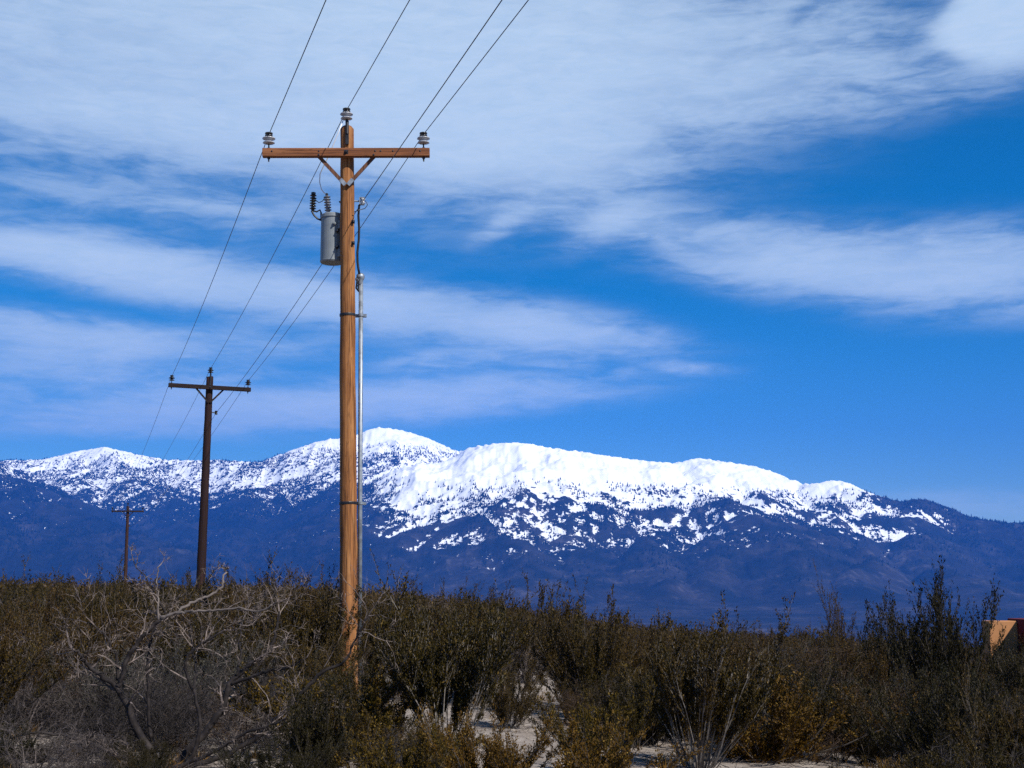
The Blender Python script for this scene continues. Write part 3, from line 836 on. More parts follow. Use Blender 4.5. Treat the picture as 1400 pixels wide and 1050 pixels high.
# ------------------------------------------------------------------ adobe wall at the right
Ya = 22.0
pa = W(1352, 849, Ya); pb = W(1389, 848, Ya); gb = float(gz(8.5, Ya)) - 0.3
adw = empty('adobe_wall', (pa.x, Ya, gb), 'tan adobe stucco wall with a projecting wing coloured dark for shade beyond the shrubs', 'wall')
wl = pb.x - pa.x + 0.02
part('main_wall', move(box(wl, 0.35, pa.z - gb, 0.015), (wl / 2, 0.175, (pa.z - gb) / 2)), M['adobe'], adw)
wh = W(1389, 846, Ya).z - gb
part('wing', move(box(3.0, 2.6, wh, 0.015), (wl + 1.503, -0.85, wh / 2)), M['adobe_shaded'], adw, label='wing with shade put into its dark red colour')

# ------------------------------------------------------------------ shrubs


class Grow:
    def __init__(self, seed):
        self.r = np.random.default_rng(seed); self.P0, self.P1, self.R0, self.R1 = [], [], [], []
        self.LP, self.LD = [], []     # leaf points and directions

    def seg(self, a, b, r0, r1):
        self.P0.append(tuple(a)); self.P1.append(tuple(b)); self.R0.append(r0); self.R1.append(r1)

    def branch(self, p, d, length, r, level, nseg=4, wob=0.25, up=0.05, kids=3, kid_len=0.5, spread=(25, 60), leaf_level=None, leaf_n=0, start=0.25):
        rg = self.r; p = Vector(p); d = Vector(d).normalized(); step = length / nseg
        for i in range(nseg):
            d = (d + Vector(rg.normal(0, wob, 3)) + Vector((0, 0, up))).normalized()
            q = p + d * step; ra = r * (1 - 0.7 * i / nseg); rb = r * (1 - 0.7 * (i + 1) / nseg)
            self.seg(p, q, ra, rb)
            if leaf_level is not None and level <= leaf_level:
                for _ in range(leaf_n):
                    t = rg.random(); self.LP.append(tuple(p.lerp(q, t))); self.LD.append(tuple(d))
            if level > 0 and (i + 1) / nseg > start:
                for _ in range(rg.poisson(kids / max(1, nseg * (1 - start))) + (1 if i == nseg - 1 else 0)):
                    ax = d.cross(Vector(rg.normal(0, 1, 3))).normalized()
                    dd = d.copy(); dd.rotate(Matrix.Rotation(math.radians(rg.uniform(*spread)), 3, ax))
                    self.branch(p.lerp(q, rg.random()), dd, length * kid_len * rg.uniform(0.6, 1.25), max(rb * 0.65, 0.0022), level - 1, max(2, nseg - 1), wob, up, kids, kid_len, spread, leaf_level, leaf_n, start)
            p = q

    def stems_mesh(self, name, m_, k=3):
        V, F = seg_tubes(self.P0, self.P1, self.R0, self.R1, k); return mesh_np(name, V, F, m_)

    def leaves(self, name, m_, lw, ll, jitter=0.011, align=0.8):
        P = np.array(self.LP); D = np.array(self.LD); n = len(P); rg = self.r
        P = P + rg.normal(0, jitter, P.shape)
        A = norm(D * align + rg.normal(0, 0.42, D.shape) + np.array([0, 0, 0.45])); U = norm(np.cross(A, rg.normal(0, 1, D.shape)))
        l = (ll * rg.uniform(0.6, 1.35, n))[:, None]; w = (lw * rg.uniform(0.6, 1.3, n))[:, None]
        V = np.stack([P, P + A * l * 0.5 + U * w * 0.5, P + A * l, P + A * l * 0.5 - U * w * 0.5], 1).reshape(-1, 3)
        F = np.arange(n * 4).reshape(-1, 4)
        return mesh_np(name, V, F, m_)


def creosote(seed, height=1.4, n_stem=34, lean=(4, 48), leaf_n=9, twist=0.085, bare=0.42, lw=0.014, ll=0.033, lm='leaf_olive', kids=3.0, sm='stem', base_r=0.12):
    gw = Grow(seed); rg = gw.r
    for s in range(n_stem):
        ph = rg.uniform(0, 2 * math.pi); th = math.radians(rg.uniform(*lean)) ; L = height * rg.uniform(0.5, 1.08) * (1.2 if rg.random() < 0.1 else 1.0) / (0.35 + 0.65 * math.cos(th))
        L = min(L, height * 1.35)
        b = Vector((math.cos(ph), math.sin(ph), 0)) * rg.uniform(0, base_r)
        d = Vector((math.sin(th) * math.cos(ph), math.sin(th) * math.sin(ph), math.cos(th)))
        p = b - Vector((0, 0, 0.05)); n = 6; r = rg.uniform(0.006, 0.012)
        for i in range(n):
            d = (d + Vector(rg.normal(0, twist, 3)) + Vector((0, 0, 0.05))).normalized(); q = p + d * L / n
            gw.seg(p, q, r * (1 - 0.12 * i), r * (1 - 0.12 * (i + 1)))
            if (i + 1) / n > bare:
                for _ in range(rg.poisson(kids * 0.55) + 1):
                    ax = d.cross(Vector(rg.normal(0, 1, 3))).normalized(); dd = d.copy()
                    dd.rotate(Matrix.Rotation(math.radians(rg.uniform(8, 34)), 3, ax)); dd.z += 0.25
                    gw.branch(p.lerp(q, rg.random()), dd, L * rg.uniform(0.16, 0.30), r * 0.4, 1, 3, 0.11, 0.14, 2.0, 0.5, (10, 32), 1, leaf_n, 0.2)
            p = q
    return gw.stems_mesh('stems', M[sm]), gw.leaves('foliage', M[lm], lw, ll)


def bare_bush(seed, height=1.0, n_stem=22, mat_='twig_grey', levels=3, lean=(10, 75), wob=0.28, r=0.012, kid_len=0.55, kids=2.6, nseg=4):
    gw = Grow(seed); rg = gw.r
    for s in range(n_stem):
        ph = rg.uniform(0, 2 * math.pi); th = math.radians(rg.uniform(*lean))
        d = Vector((math.sin(th) * math.cos(ph), math.sin(th) * math.sin(ph), math.cos(th)))
        gw.branch(Vector((math.cos(ph), math.sin(ph), -0.4)) * rg.uniform(0, 0.12), d, height * rg.uniform(0.45, 0.75), r * rg.uniform(0.6, 1.1), levels, nseg, wob, 0.06, kids, kid_len, (20, 65))
    return gw.stems_mesh('branches', M[mat_])


def grass_tuft(seed, n=220, h=0.3, spread_=0.16):
    rg = np.random.default_rng(seed); ph = rg.uniform(0, 2 * np.pi, n); rr_ = np.sqrt(rg.random(n)) * spread_
    B = np.stack([rr_ * np.cos(ph), rr_ * np.sin(ph), np.full(n, -0.02)], -1)
    ln = rg.uniform(0.5, 1.0, n) * h; th = rg.uniform(0, 0.7, n) * (0.3 + rr_ / spread_)
    D = np.stack([np.sin(th) * np.cos(ph), np.sin(th) * np.sin(ph), np.cos(th)], -1)
    mid = B + D * ln[:, None] * 0.55; tipp = mid + norm(D + np.stack([np.cos(ph), np.sin(ph), np.zeros(n)], -1) * 0.45) * ln[:, None] * 0.5
    U = norm(np.cross(D, rg.normal(0, 1, (n, 3)))) * 0.004
    V = np.stack([B - U, B + U, mid + U * 0.8, mid - U * 0.8, tipp], 1).reshape(-1, 3); o5 = np.arange(n)[:, None] * 5
    return mesh_np('blades', V, [o5 + np.array([[0, 1, 2, 3]]), o5 + np.array([[3, 2, 4]])], M['grass'])


print('protos')
KINDS = {
    'olive': [creosote(100 + i, 1.4, 34, lm='leaf_olive', leaf_n=9, kids=2.6) for i in range(3)],
    'stemmy': [creosote(110 + i, 1.3, 52, (3, 40), lm='leaf_olive', bare=0.56, leaf_n=11, kids=2.8, sm='stem_pale', twist=0.05) for i in range(2)],
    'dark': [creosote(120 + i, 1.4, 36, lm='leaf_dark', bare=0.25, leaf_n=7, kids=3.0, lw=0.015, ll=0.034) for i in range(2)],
    'yellow': [creosote(140 + i, 0.8, 30, (4, 62), lm='leaf_yellow', bare=0.15, leaf_n=6, ll=0.027, kids=2.6) for i in range(2)],
    'brown': [creosote(160 + i, 1.3, 36, (4, 52), lm='leaf_brown', bare=0.3, leaf_n=6, kids=2.6) for i in range(2)],
    'silver': [creosote(180 + i, 1.1, 50, (4, 60), lm='leaf_silver', bare=0.2, leaf_n=4, kids=2.4, sm='twig_grey', lw=0.010, ll=0.024) for i in range(2)],
    'airy': [creosote(190 + i, 1.9, 14, (3, 30), lm='leaf_olive', bare=0.45, leaf_n=9, kids=2.4) for i in range(2)],
    'bare': [(bare_bush(200 + i),) for i in range(3)],
    'brush': [(bare_bush(230 + i, 1.0, 22, 'twig_brown'),) for i in range(2)],
    'tangle': [(bare_bush(240 + i, 0.8, 42, 'twig_shaded', 3, (5, 80), 0.24, 0.006, 0.6, 2.3, 4),) for i in range(2)],
    'pale': [(bare_bush(210 + i, 0.8, 26, 'twig_pale', 2, (25, 88), 0.35, 0.009, 0.6),) for i in range(2)],
    'mesq': [(bare_bush(220 + i, 1.7, 9, 'mesquite_twig', 3, (8, 60), 0.24, 0.022, 0.55, 3.2, 5),) for i in range(2)],
}
NAMES = {'stemmy': ('creosote_bush', 'creosote bush'), 'olive': ('creosote_bush', 'creosote bush'), 'dark': ('creosote_bush', 'creosote bush'), 'yellow': ('leafy_shrub', 'shrub'), 'brown': ('desert_shrub', 'shrub'),
         'silver': ('silver_shrub', 'shrub'), 'airy': ('creosote_bush', 'creosote bush'), 'bare': ('bare_shrub', 'bare shrub'), 'brush': ('bare_shrub', 'bare shrub'), 'tangle': ('dead_brush', 'dead brush'), 'pale': ('dead_brush', 'dead brush'), 'mesq': ('mesquite_shrub', 'mesquite')}


def top_z(me_):
    c = np.zeros(len(me_.vertices) * 3, np.float32); me_.vertices.foreach_get('co', c); return float(np.percentile(c[2::3], 98))


NOM = {k: max(top_z(m_) for v in vs for m_ in v) for k, vs in KINDS.items()}
print('heights', NOM)
TRI = {k: sum(len(m_.polygons) * 2 for v in vs for m_ in v) for k, vs in KINDS.items()}
print('proto tris', TRI)
BUSH_XY = []


def bush(kind, x, y, h, label, group=None, var=None, wide=1.0, rz=None, sink=0.02):
    vs = KINDS[kind]; v = vs[int(RNG.integers(len(vs))) if var is None else var % len(vs)]
    nm_, cat = NAMES[kind]; s = h / NOM[kind]
    o = empty(nm_, (x, y, float(gz(x, y)) - sink), label, cat, group, (0, 0, RNG.uniform(0, 6.283) if rz is None else rz))
    o.scale = (s * wide, s * wide, s)
    for me_ in v:
        link(me_.name.split('.')[0], me_, o)
    BUSH_XY.append((x, y, 0.45 * h * wide)); return o


def at_ground(px, py):
    """where the ray through a photo pixel meets the ground"""
    d = cam_dir(px, py); lo, hi = 2.0, 200.0
    ys = np.linspace(2, 150, 6000); z = EYE + d.z / d.y * ys; k = np.argmax(z < gz(d.x / d.y * ys, ys))
    return float(d.x / d.y * ys[k]), float(ys[k])


def hero(kind, px, py, h, label, **kw):
    x, y = at_ground(px, py); return bush(kind, x, y, h, label, **kw)


# --- shrubs one can single out
hero('stemmy', 610, 1032, 1.27, 'big creosote bush with pale stems right beside the wooden pole and conduit', var=0, wide=1.05, rz=0.4)
hero('stemmy', 955, 1052, 1.17, 'wide creosote bush with spreading stems between the two sandy openings', var=1, wide=1.15, rz=2.0)
hero('olive', 805, 985, 1.42, 'upright creosote bush behind the round yellow-olive shrub at the sandy opening', var=2, wide=0.9)
hero('yellow', 825, 1068, 0.62, 'round yellow-olive shrub at the edge of the sandy opening', var=0, wide=0.85)
hero('yellow', 545, 1095, 0.50, 'low yellow-olive shrub beside the low dark leafy shrub', var=1, wide=1.1)
hero('yellow', 655, 1100, 0.55, 'low yellow-olive shrub by the sandy opening, before the big creosote bush', var=2, wide=1.0)
hero('dark', 435, 1075, 0.72, 'low dark leafy shrub between the bare mesquite and the big creosote bush', var=0, wide=1.05)
hero('silver', 1088, 965, 1.08, 'silvery grey shrub left of the dead bramble heap', var=0, wide=0.8)
hero('pale', 1150, 1008, 0.58, 'tangled heap of dead grey bramble behind the dry grass tufts', var=0, wide=1.25)
hero('airy', 1158, 950, 2.25, 'tall airy creosote bush rising above the scrub against the blue mountain', var=0, wide=0.8)
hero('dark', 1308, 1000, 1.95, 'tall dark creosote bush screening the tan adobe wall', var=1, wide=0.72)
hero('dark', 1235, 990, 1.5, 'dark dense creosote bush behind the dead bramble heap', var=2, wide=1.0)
hero('dark', 1385, 1020, 1.12, 'dark creosote bush growing before the shade-coloured wing of the adobe wall', var=0, wide=1.0)
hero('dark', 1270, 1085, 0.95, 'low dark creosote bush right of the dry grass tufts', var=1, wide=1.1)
hero('olive', 1390, 1110, 0.9, 'creosote bush in the shady thicket before the adobe wall', var=3, wide=1.0)
hero('yellow', 1215, 1130, 0.38, 'small leafy shrub before the sandy opening and dry grass', var=0, wide=0.8)
hero('bare', 40, 1010, 0.95, 'bare grey shrub left of the big bare mesquite', var=0, wide=1.2)
hero('bare', 330, 1035, 0.55, 'bare grey shrub under the right limbs of the big mesquite', var=1, wide=1.4)
hero('bare', 130, 1060, 0.42, 'low bare grey shrub under the left limbs of the big mesquite', var=2, wide=1.5)
hero('bare', 660, 935, 1.05, 'bare grey-purple shrub behind the big creosote bush', var=1, wide=1.3)
hero('bare', 720, 930, 0.9, 'bare grey-purple shrub behind the upright creosote bush', var=0, wide=1.2)
hero('pale', 455, 975, 0.42, 'pale dead brush at the foot of the wooden pole', var=1, wide=1.6)
hero('silver', 270, 985, 0.85, 'grey-green shrub behind the big bare mesquite', var=1, wide=1.3)
hero('silver', 350, 965, 0.75, 'grey-green shrub between the big bare mesquite and the wooden pole', var=0, wide=1.3)
hero('airy', 870, 935, 1.1, 'loose creosote bush at the back of the sandy opening', var=1, wide=1.0)
hero('tangle', 60, 1120, 0.34, 'low dead brush coloured dark for shade before the big mesquite, by the bare grey shrub', var=1, wide=1.6)
hero('tangle', 180, 1125, 0.22, 'low dead brush coloured dark for shade right at the foot of the big mesquite', var=2, wide=1.7)
hero('tangle', 320, 1120, 0.26, 'low dead brush coloured dark for shade before the right limbs of the big mesquite', var=0, wide=1.6)
hero('bare', 250, 1085, 0.34, 'low bare tangle round the trunks of the big mesquite', var=0, wide=1.7)
hero('bare', 30, 1080, 0.6, 'low bare tangle at the left foot of the big mesquite', var=1, wide=1.6)
hero('pale', 400, 1015, 0.45, 'pale dead brush between the big mesquite and the wooden pole', var=0, wide=1.5)
hero('silver', 170, 1000, 0.8, 'grey-green shrub behind the left trunk of the big mesquite', var=0, wide=1.4)
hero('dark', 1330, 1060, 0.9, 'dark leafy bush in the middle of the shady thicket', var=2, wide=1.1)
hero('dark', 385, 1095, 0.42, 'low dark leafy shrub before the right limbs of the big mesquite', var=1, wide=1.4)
hero('brush', 517, 925, 0.95, 'bare brown bush right behind the foot of the conduit', var=0, wide=1.1)
hero('bare', 548, 948, 0.8, 'bare grey bush between the conduit and the big creosote bush', var=2, wide=1.2)
hero('tangle', 230, 1010, 0.62, 'thick dead tangle between the two trunks of the big mesquite', var=0, wide=1.2)
hero('tangle', 120, 1000, 0.62, 'thick dead tangle behind the left limbs of the big mesquite', var=1, wide=1.2)
hero('tangle', 335, 995, 0.62, 'thick dead tangle behind the right limbs of the big mesquite', var=1, wide=1.2)
for px, py, h in ((1112, 1026, 0.26), (1166, 1030, 0.28), (1205, 1022, 0.2)):
    x, y = at_ground(px, py)
    o = empty('grass_tuft', (x, y, float(gz(x, y))), 'golden dry grass tuft at the edge of the sandy opening', 'grass tuft', 'golden grass tufts at the sand')
    link('blades', grass_tuft(int(px), 420, h, 0.17), o)

# --- the big bare mesquite, limb by limb
mq_x, mq_y = at_ground(228, 1048)
mq = empty('mesquite_shrub', (mq_x, mq_y, float(gz(mq_x, mq_y))), 'big bare mesquite with dark twisted limbs reaching toward the wooden pole', 'mesquite')
gw = Grow(77); mg = Grow(78); TH, TP = [], []
O_ = Vector(mq.location)


def limb(pts, r0, r1, dy0=0.0, dy1=0.0, twigs=5, tl_=0.36, pale=False):
    n = len(pts); P = []
    for i, (px, py) in enumerate(pts):
        P.append(W(px, py, mq_y + dy0 + (dy1 - dy0) * i / (n - 1)) - O_)
    # smooth the traced points a little
    Q = []
    for i in range(n - 1):
        for s in range(5):
            t = s / 5; a, b, c, d = P[max(i - 1, 0)], P[i], P[i + 1], P[min(i + 2, n - 1)]
            Q.append(0.5 * (2 * b + (c - a) * t + (2 * a - 5 * b + 4 * c - d) * t * t + (3 * b - a - 3 * c + d) * t ** 3))
    Q.append(P[-1]); R = np.linspace(r0, r1, len(Q)); Q = [q + Vector(gw.r.normal(0, 0.006, 3)) for q in Q]
    R = R * 0.92
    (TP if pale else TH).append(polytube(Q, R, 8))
    for _ in range(twigs):
        k = int(gw.r.uniform(0.25, 1.0) * (len(Q) - 2)); d = (Q[k + 1] - Q[k]).normalized()
        ax = d.cross(Vector(gw.r.normal(0, 1, 3))).normalized(); d.rotate(Matrix.Rotation(math.radians(gw.r.uniform(25, 70)), 3, ax))
        mg.branch(Q[k], d, tl_ * gw.r.uniform(0.6, 1.3), max(R[k] * 0.45, 0.0055), 2, 5, 0.25, 0.05, 3.0, 0.56, (25, 70))
    mg.branch(Q[-1], (Q[-1] - Q[-2]), tl_ * 0.7, r1, 2, 4, 0.24, 0.05, 3, 0.55, (25, 65))


limb([(222, 1052), (192, 1004), (175, 968), (161, 940), (140, 926), (122, 912), (113, 900), (103, 888)], 0.042, 0.012, 0, -0.25, 7)
limb([(161, 940), (168, 920), (178, 894), (192, 874), (206, 860), (219, 846)], 0.026, 0.016, -0.12, -0.1, 5)
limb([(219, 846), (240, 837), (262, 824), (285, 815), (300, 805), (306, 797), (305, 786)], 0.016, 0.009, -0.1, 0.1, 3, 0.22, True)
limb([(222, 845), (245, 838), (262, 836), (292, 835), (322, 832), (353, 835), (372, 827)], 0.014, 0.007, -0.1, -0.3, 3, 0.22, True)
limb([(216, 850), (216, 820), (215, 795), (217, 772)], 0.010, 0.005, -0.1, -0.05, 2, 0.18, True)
limb([(226, 838), (212, 812), (200, 790), (182, 768)], 0.008, 0.004, -0.1, 0.1, 2, 0.18)
limb([(206, 1010), (203, 975), (202, 930), (204, 890), (208, 868), (216, 850)], 0.018, 0.010, 0.15, 0.1, 5)
limb([(161, 930), (160, 900), (150, 880), (138, 862), (120, 850)], 0.015, 0.006, -0.1, -0.3, 5)
limb([(245, 1050), (264, 1034), (274, 990), (264, 942), (254, 918), (257, 897), (275, 880), (298, 866)], 0.022, 0.008, -0.1, -0.2, 6)
limb([(264, 942), (268, 915), (263, 890), (258, 860)], 0.012, 0.005, -0.15, 0.1, 4)
limb([(235, 1052), (278, 1004), (302, 973), (315, 935), (343, 908), (370, 887), (377, 863), (381, 836)], 0.038, 0.008, 0.05, 0.2, 8)
limb([(315, 935), (343, 925), (368, 918), (395, 912), (420, 898)], 0.018, 0.006, 0.1, -0.1, 5)
limb([(322, 925), (330, 898), (328, 870), (332, 846)], 0.012, 0.005, 0.1, 0.3, 4)
limb([(240, 1052), (300, 1035), (360, 1000), (418, 942), (442, 918), (470, 905), (486, 872), (507, 836)], 0.026, 0.006, -0.05, -0.1, 8, 0.30)
limb([(230, 1052), (170, 1035), (110, 1012), (50, 1002), (10, 1010)], 0.024, 0.006, -0.1, -0.4, 6)
limb([(230, 1052), (290, 1030), (340, 1000), (390, 985), (430, 965)], 0.02, 0.006, -0.1, -0.5, 6, 0.3)
V, F = join(TP)
link('pale_limbs', mesh_np('pale_limbs', V, F, M['mesquite_pale_lit'], True), mq, 'pale upper limbs with sunlight put into the bark colour')
V, F = join(TH)
link('limbs', mesh_np('limbs', V, F, M['mesquite'], True), mq)
link('twigs', mg.stems_mesh('twigs', M['mesquite_twig'], 3), mq)
BUSH_XY += [(mq_x, mq_y, 0.5)]


# --- the scrub that fills the flat: single bushes first
def in_clear(x, y):
    """sandy openings kept free"""
    return (((x - 0.25) / 0.95) ** 2 + ((y - 12.2) / 2.4) ** 2 < 1) or (((x - 3.0) / 1.7) ** 2 + ((y - 11.6) / 1.0) ** 2 < 1) or (abs(x + 0.7) < 0.6 and 12.3 < y < 14.4) or (((x - b1.x) / 0.45) ** 2 + ((y - b1.y + 0.3) / 0.6) ** 2 < 1)


rg = np.random.default_rng(404)
SPECS = [('olive', 0.32, (1.0, 1.45), 'olive creosote bush'), ('brown', 0.26, (0.9, 1.3), 'rusty brown shrub'), ('bare', 0.07, (0.75, 1.15), 'bare grey twiggy shrub'), ('brush', 0.09, (0.75, 1.15), 'bare brown twiggy shrub'),
         ('dark', 0.12, (0.9, 1.35), 'dark green creosote bush'), ('silver', 0.09, (0.7, 1.0), 'silvery grey shrub'), ('mesq', 0.05, (1.2, 1.55), 'bare dark mesquite')]
ZONES = [(-0.335, 'out by the small distant pole'), (-0.24, 'below the dark tarred pole'), (-0.135, 'between the dark pole and wooden pole'), (-0.03, 'beyond the big pole-side creosote'),
         (0.06, 'beyond the upright creosote bush'), (0.18, 'beyond the wide creosote bush'), (0.30, 'beyond the silvery shrub and bramble'), (9, 'near the tan adobe wall')]


def describe(kind_txt, x, y, h, n_):
    zone = next(z for lim, z in ZONES if x / y < lim)
    far_txt = 'in the near scrub ' if y < 18 else ('in the scrub ' if y < 29 else 'far back in scrub ')
    size = 'low ' if h < n_ * 0.85 else ('tall ' if h > n_ * 1.12 else '')
    return size + kind_txt + ' ' + far_txt + zone, kind_txt + 's ' + far_txt + zone


PR = np.cumsum([s[1] for s in SPECS])
count = 0
cells = {}


def free(x, y, r):
    for (bx_, by2, br) in BUSH_XY:
        if (x - bx_) ** 2 + (y - by2) ** 2 < ((r + br) * 0.72) ** 2:
            return False
    return True


tries = 0
while count < 235 and tries < 30000:
    tries += 1
    y = 11.0 + 33.0 * rg.random() ** 1.25; x = y * rg.uniform(-0.44, 0.44)
    if in_clear(x, y) or (-4.6 < x < 0.2 and y < 11.8):
        continue
    k = min(int(np.searchsorted(PR, rg.random())), len(SPECS) - 1); kind, _, hr, lab = SPECS[k]
    h = rg.uniform(*hr)
    if y < 17:
        h *= 0.72
    if x / y > -0.02 and y < 17:
        h *= 0.85
    h *= 1.12 - 0.14 * float(smooth01(x / y, -0.15, 0.02))
    if not free(x, y, 0.42 * h):
        continue
    if abs(x - b1.x * y / b1.y) < 0.5 and y < b1.y:      # keep the foot of the pole in sight
        h *= 0.55
    lab, grp = describe(lab, x, y, h, (hr[0] + hr[1]) / 2)
    bush(kind, x, y, h, lab, lab, wide=rg.uniform(0.95, 1.3)); count += 1
print('bushes', count, tries)

# low brush filling the foreground between the named shrubs
LOW = [('tangle', 'low tangle of dead twigs'), ('dark', 'low dark leafy brush'), ('yellow', 'low yellow-olive brush'), ('brush', 'low bare brown brush'), ('bare', 'low bare grey brush'), ('olive', 'small olive creosote bush')]
LZ = [(-0.36, 'beside the bare grey shrub'), (-0.20, 'under the big bare mesquite'), (-0.10, 'between the mesquite and the big creosote'), (0.0, 'around the big creosote by the pole'), (0.10, 'around the round yellow-olive shrub'), (0.22, 'around the wide creosote bush'), (9, 'in the shady thicket by the adobe wall')]
rg = np.random.default_rng(55); tries = low = 0
while low < 62 and tries < 6000:
    tries += 1
    y = rg.uniform(9.0, 15.5); x = y * rg.uniform(-0.42, 0.42)
    if in_clear(x, y) or (0.05 < x / y < 0.285 and y < 12.9) or (-0.005 < x / y < 0.04) or (-0.2 < x / y < -0.12 and y < 10.5):
        continue
    w_l = [0.36, 0.30, 0.0, 0.16, 0.12, 0.06] if x / y < -0.12 else ([0.1, 0.35, 0.2, 0.05, 0.05, 0.25] if x / y < 0.2 else [0.2, 0.45, 0.02, 0.08, 0.05, 0.2])
    kind, txt = LOW[int(rg.choice(6, p=w_l))]; h = rg.uniform(0.3, 0.58) * (1.25 if y > 12 else 1.0)
    if -0.36 < x / y < -0.13 and y < mq_y + 0.3:
        h *= 0.5
    if any((x - a) ** 2 + (y - b) ** 2 < (0.28 * h + 0.45 * c) ** 2 for a, b, c in BUSH_XY):
        continue
    lab = txt + ' ' + next(z for lim, z in LZ if x / y < lim)
    bush(kind, x, y, h, lab, lab, wide=rg.uniform(1.2, 1.7)); low += 1
print('low', low, tries)

# --- and the far rest as one mass
far_v = []


def far_proto(seed, leafs, lm_):
    r_ = np.random.default_rng(seed); n = leafs
    ph = r_.uniform(0, 2 * np.pi, n); u = r_.random(n) ** 0.5; zz = r_.random(n) ** 0.7
    rad_ = (0.25 + 0.45 * zz) * u
    lob = 1 + 0.25 * np.sin(ph * 3 + seed) + 0.15 * np.sin(ph * 5 + 2 * seed)
    P = np.stack([rad_ * lob * np.cos(ph), rad_ * lob * np.sin(ph), zz * (1 - 0.35 * u ** 2) + 0.02], -1)
    A = norm(np.stack([np.cos(ph) * 0.5, np.sin(ph) * 0.5, np.ones(n)], -1) + r_.normal(0, 0.45, (n, 3))); U = norm(np.cross(A, r_.normal(0, 1, (n, 3))))
    l = r_.uniform(0.07, 0.17, (n, 1)) * lm_; w = r_.uniform(0.014, 0.034, (n, 1)) * lm_
    return np.stack([P, P + A * l * 0.5 + U * w, P + A * l, P + A * l * 0.5 - U * w], 1)


rg = np.random.default_rng(91)
protos = [far_proto(s, 260, 0.72) for s in range(6)]; protos2 = [far_proto(s, 100, 1.15) for s in range(6)]
bins = {'leaf_olive': [], 'leaf_brown': [], 'twig_brown': [], 'leaf_dark': []}
keys = list(bins); nfar = 0
for _ in range(2900):
    y = 38 * (170 / 38) ** rg.random(); x = y * rg.uniform(-0.45, 0.45)
    if y < 44 and not free(x, y, 0.5):
        continue
    kk = keys[int(np.searchsorted(np.cumsum([0.38, 0.36, 0.14, 0.12]), rg.random()))] if True else None
    h = rg.uniform(0.75, 1.3) * (1.0 - 0.15 * float(smooth01(x / y, -0.15, 0.05))) * (1.35 if rg.random() < 0.06 else 1.0); a = rg.uniform(0, 6.283); ca, sa = math.cos(a), math.sin(a)
    P = (protos if y < 62 else protos2)[int(rg.integers(6))].reshape(-1, 3) * np.array([h * 1.15, h * 1.15, h])
    P = P @ np.array([[ca, sa, 0], [-sa, ca, 0], [0, 0, 1]]) + np.array([x, y, float(gz(x, y)) - 0.02])
    bins[kk].append(P); nfar += 1
VV, FF, MI, n0 = [], [], [], 0
for mi, kk in enumerate(keys):
    P = np.concatenate(bins[kk]); VV.append(P); f = np.arange(len(P)).reshape(-1, 4) + n0; FF.append(f); MI.append(np.full(len(f), mi)); n0 += len(P)
me = mesh_np('scrub', np.concatenate(VV), np.concatenate(FF))
for kk in keys:
    me.materials.append(M[kk])
me.polygons.foreach_set('material_index', np.concatenate(MI).astype(np.int32))
link('scrub', me, label='far olive and brown desert scrub covering the flat to its crest', cat='scrub', kind='stuff')
print('far', nfar)

# ------------------------------------------------------------------ gravel, litter and dry grass on the sand
rg = np.random.default_rng(7)
t_ = (1 + 5 ** 0.5) / 2
ico = norm(np.array([(-1, t_, 0), (1, t_, 0), (-1, -t_, 0), (1, -t_, 0), (0, -1, t_), (0, 1, t_), (0, -1, -t_), (0, 1, -t_), (t_, 0, -1), (t_, 0, 1), (-t_, 0, -1), (-t_, 0, 1)], float))
icf = np.array([(0, 11, 5), (0, 5, 1), (0, 1, 7), (0, 7, 10), (0, 10, 11), (1, 5, 9), (5, 11, 4), (11, 10, 2), (10, 7, 6), (7, 1, 8), (3, 9, 4), (3, 4, 2), (3, 2, 6), (3, 6, 8), (3, 8, 9), (4, 9, 5), (2, 4, 11), (6, 2, 10), (8, 6, 7), (9, 8, 1)])
n = 3200
y = 8.5 + 9 * rg.random(n); x = y * rg.uniform(-0.42, 0.42, n); s = rg.uniform(0.004, 0.012, n) * np.where(rg.random(n) < 0.12, 2.3, 1)
P = ico[None] * (1 + rg.normal(0, 0.16, (n, 12, 1))) * s[:, None, None] * rg.uniform(0.6, 1.3, (n, 1, 3)) * np.array([1, 1, 0.7])
P = P + np.stack([x, y, gz(x, y) + s * 0.2], -1)[:, None]
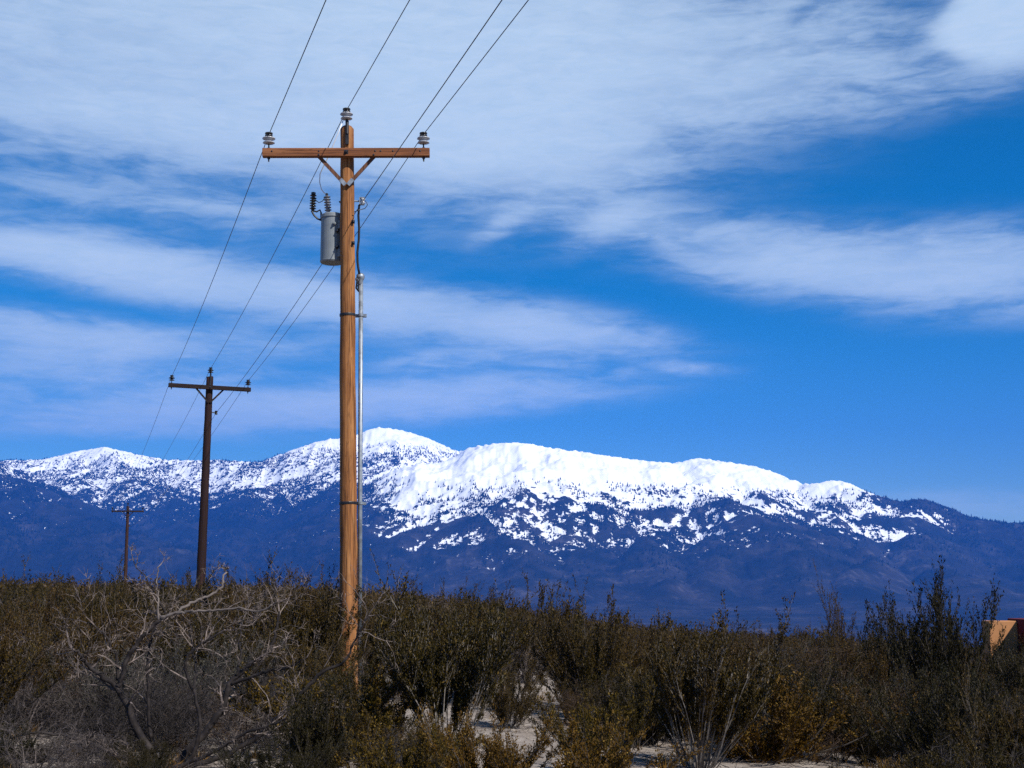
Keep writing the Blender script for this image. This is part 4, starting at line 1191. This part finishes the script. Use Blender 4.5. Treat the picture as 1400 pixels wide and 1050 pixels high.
F = (np.arange(n)[:, None, None] * 12 + icf[None]).reshape(-1, 3)
link('gravel', mesh_np('gravel', P.reshape(-1, 3), F, M['rock']), label='loose tan gravel scattered over the sandy ground', cat='gravel', kind='stuff')
n = 9000
y = 8.5 + 13 * rg.random(n); x = y * rg.uniform(-0.43, 0.43, n)
bxy = np.array(BUSH_XY)
keep = np.array([(np.hypot(bxy[:, 0] - a, bxy[:, 1] - b) < bxy[:, 2] + 0.35).any() or rg.random() < 0.12 for a, b in zip(x, y)])
x, y = x[keep], y[keep]; n = len(x)
ph = rg.uniform(0, 6.283, n); ln = rg.uniform(0.05, 0.22, n); P0 = np.stack([x, y, gz(x, y) + rg.uniform(0.003, 0.03, n)], -1)
P1 = P0 + np.stack([np.cos(ph) * ln, np.sin(ph) * ln, rg.uniform(-0.005, 0.05, n)], -1)
V, F = seg_tubes(P0, P1, rg.uniform(0.0015, 0.004, n), np.full(n, 0.001), 3)
link('twig_litter', mesh_np('twig_litter', V, F, M['twig_grey']), label='fallen grey twig litter under the shrubs', cat='litter', kind='stuff')
n = 420
blades = grass_tuft(900, 40, 0.14, 0.05); bv = np.zeros(len(blades.vertices) * 3, np.float32); blades.vertices.foreach_get('co', bv); bv = bv.reshape(-1, 3)
nb_ = len(bv) // 5
y = 8.8 + 14 * rg.random(n); x = y * rg.uniform(-0.43, 0.43, n)
keep = np.array([not in_clear(a, b) for a, b in zip(x, y)]); x, y = x[keep], y[keep]
Vs = []
for a, b in zip(x, y):
    q = rg.uniform(0, 6.283); c_, s_ = math.cos(q), math.sin(q)
    Vs.append(bv @ np.array([[c_, s_, 0], [-s_, c_, 0], [0, 0, 1]]) * rg.uniform(0.6, 1.4) + np.array([a, b, float(gz(a, b))]))
V = np.concatenate(Vs); o5 = np.arange(len(V) // 5)[:, None] * 5
link('dry_grass', mesh_np('dry_grass', V, [o5 + np.array([[0, 1, 2, 3]]), o5 + np.array([[3, 2, 4]])], M['grass']), label='sparse short dry grass between the shrubs', cat='grass', kind='stuff')
bpy.data.meshes.remove(blades)
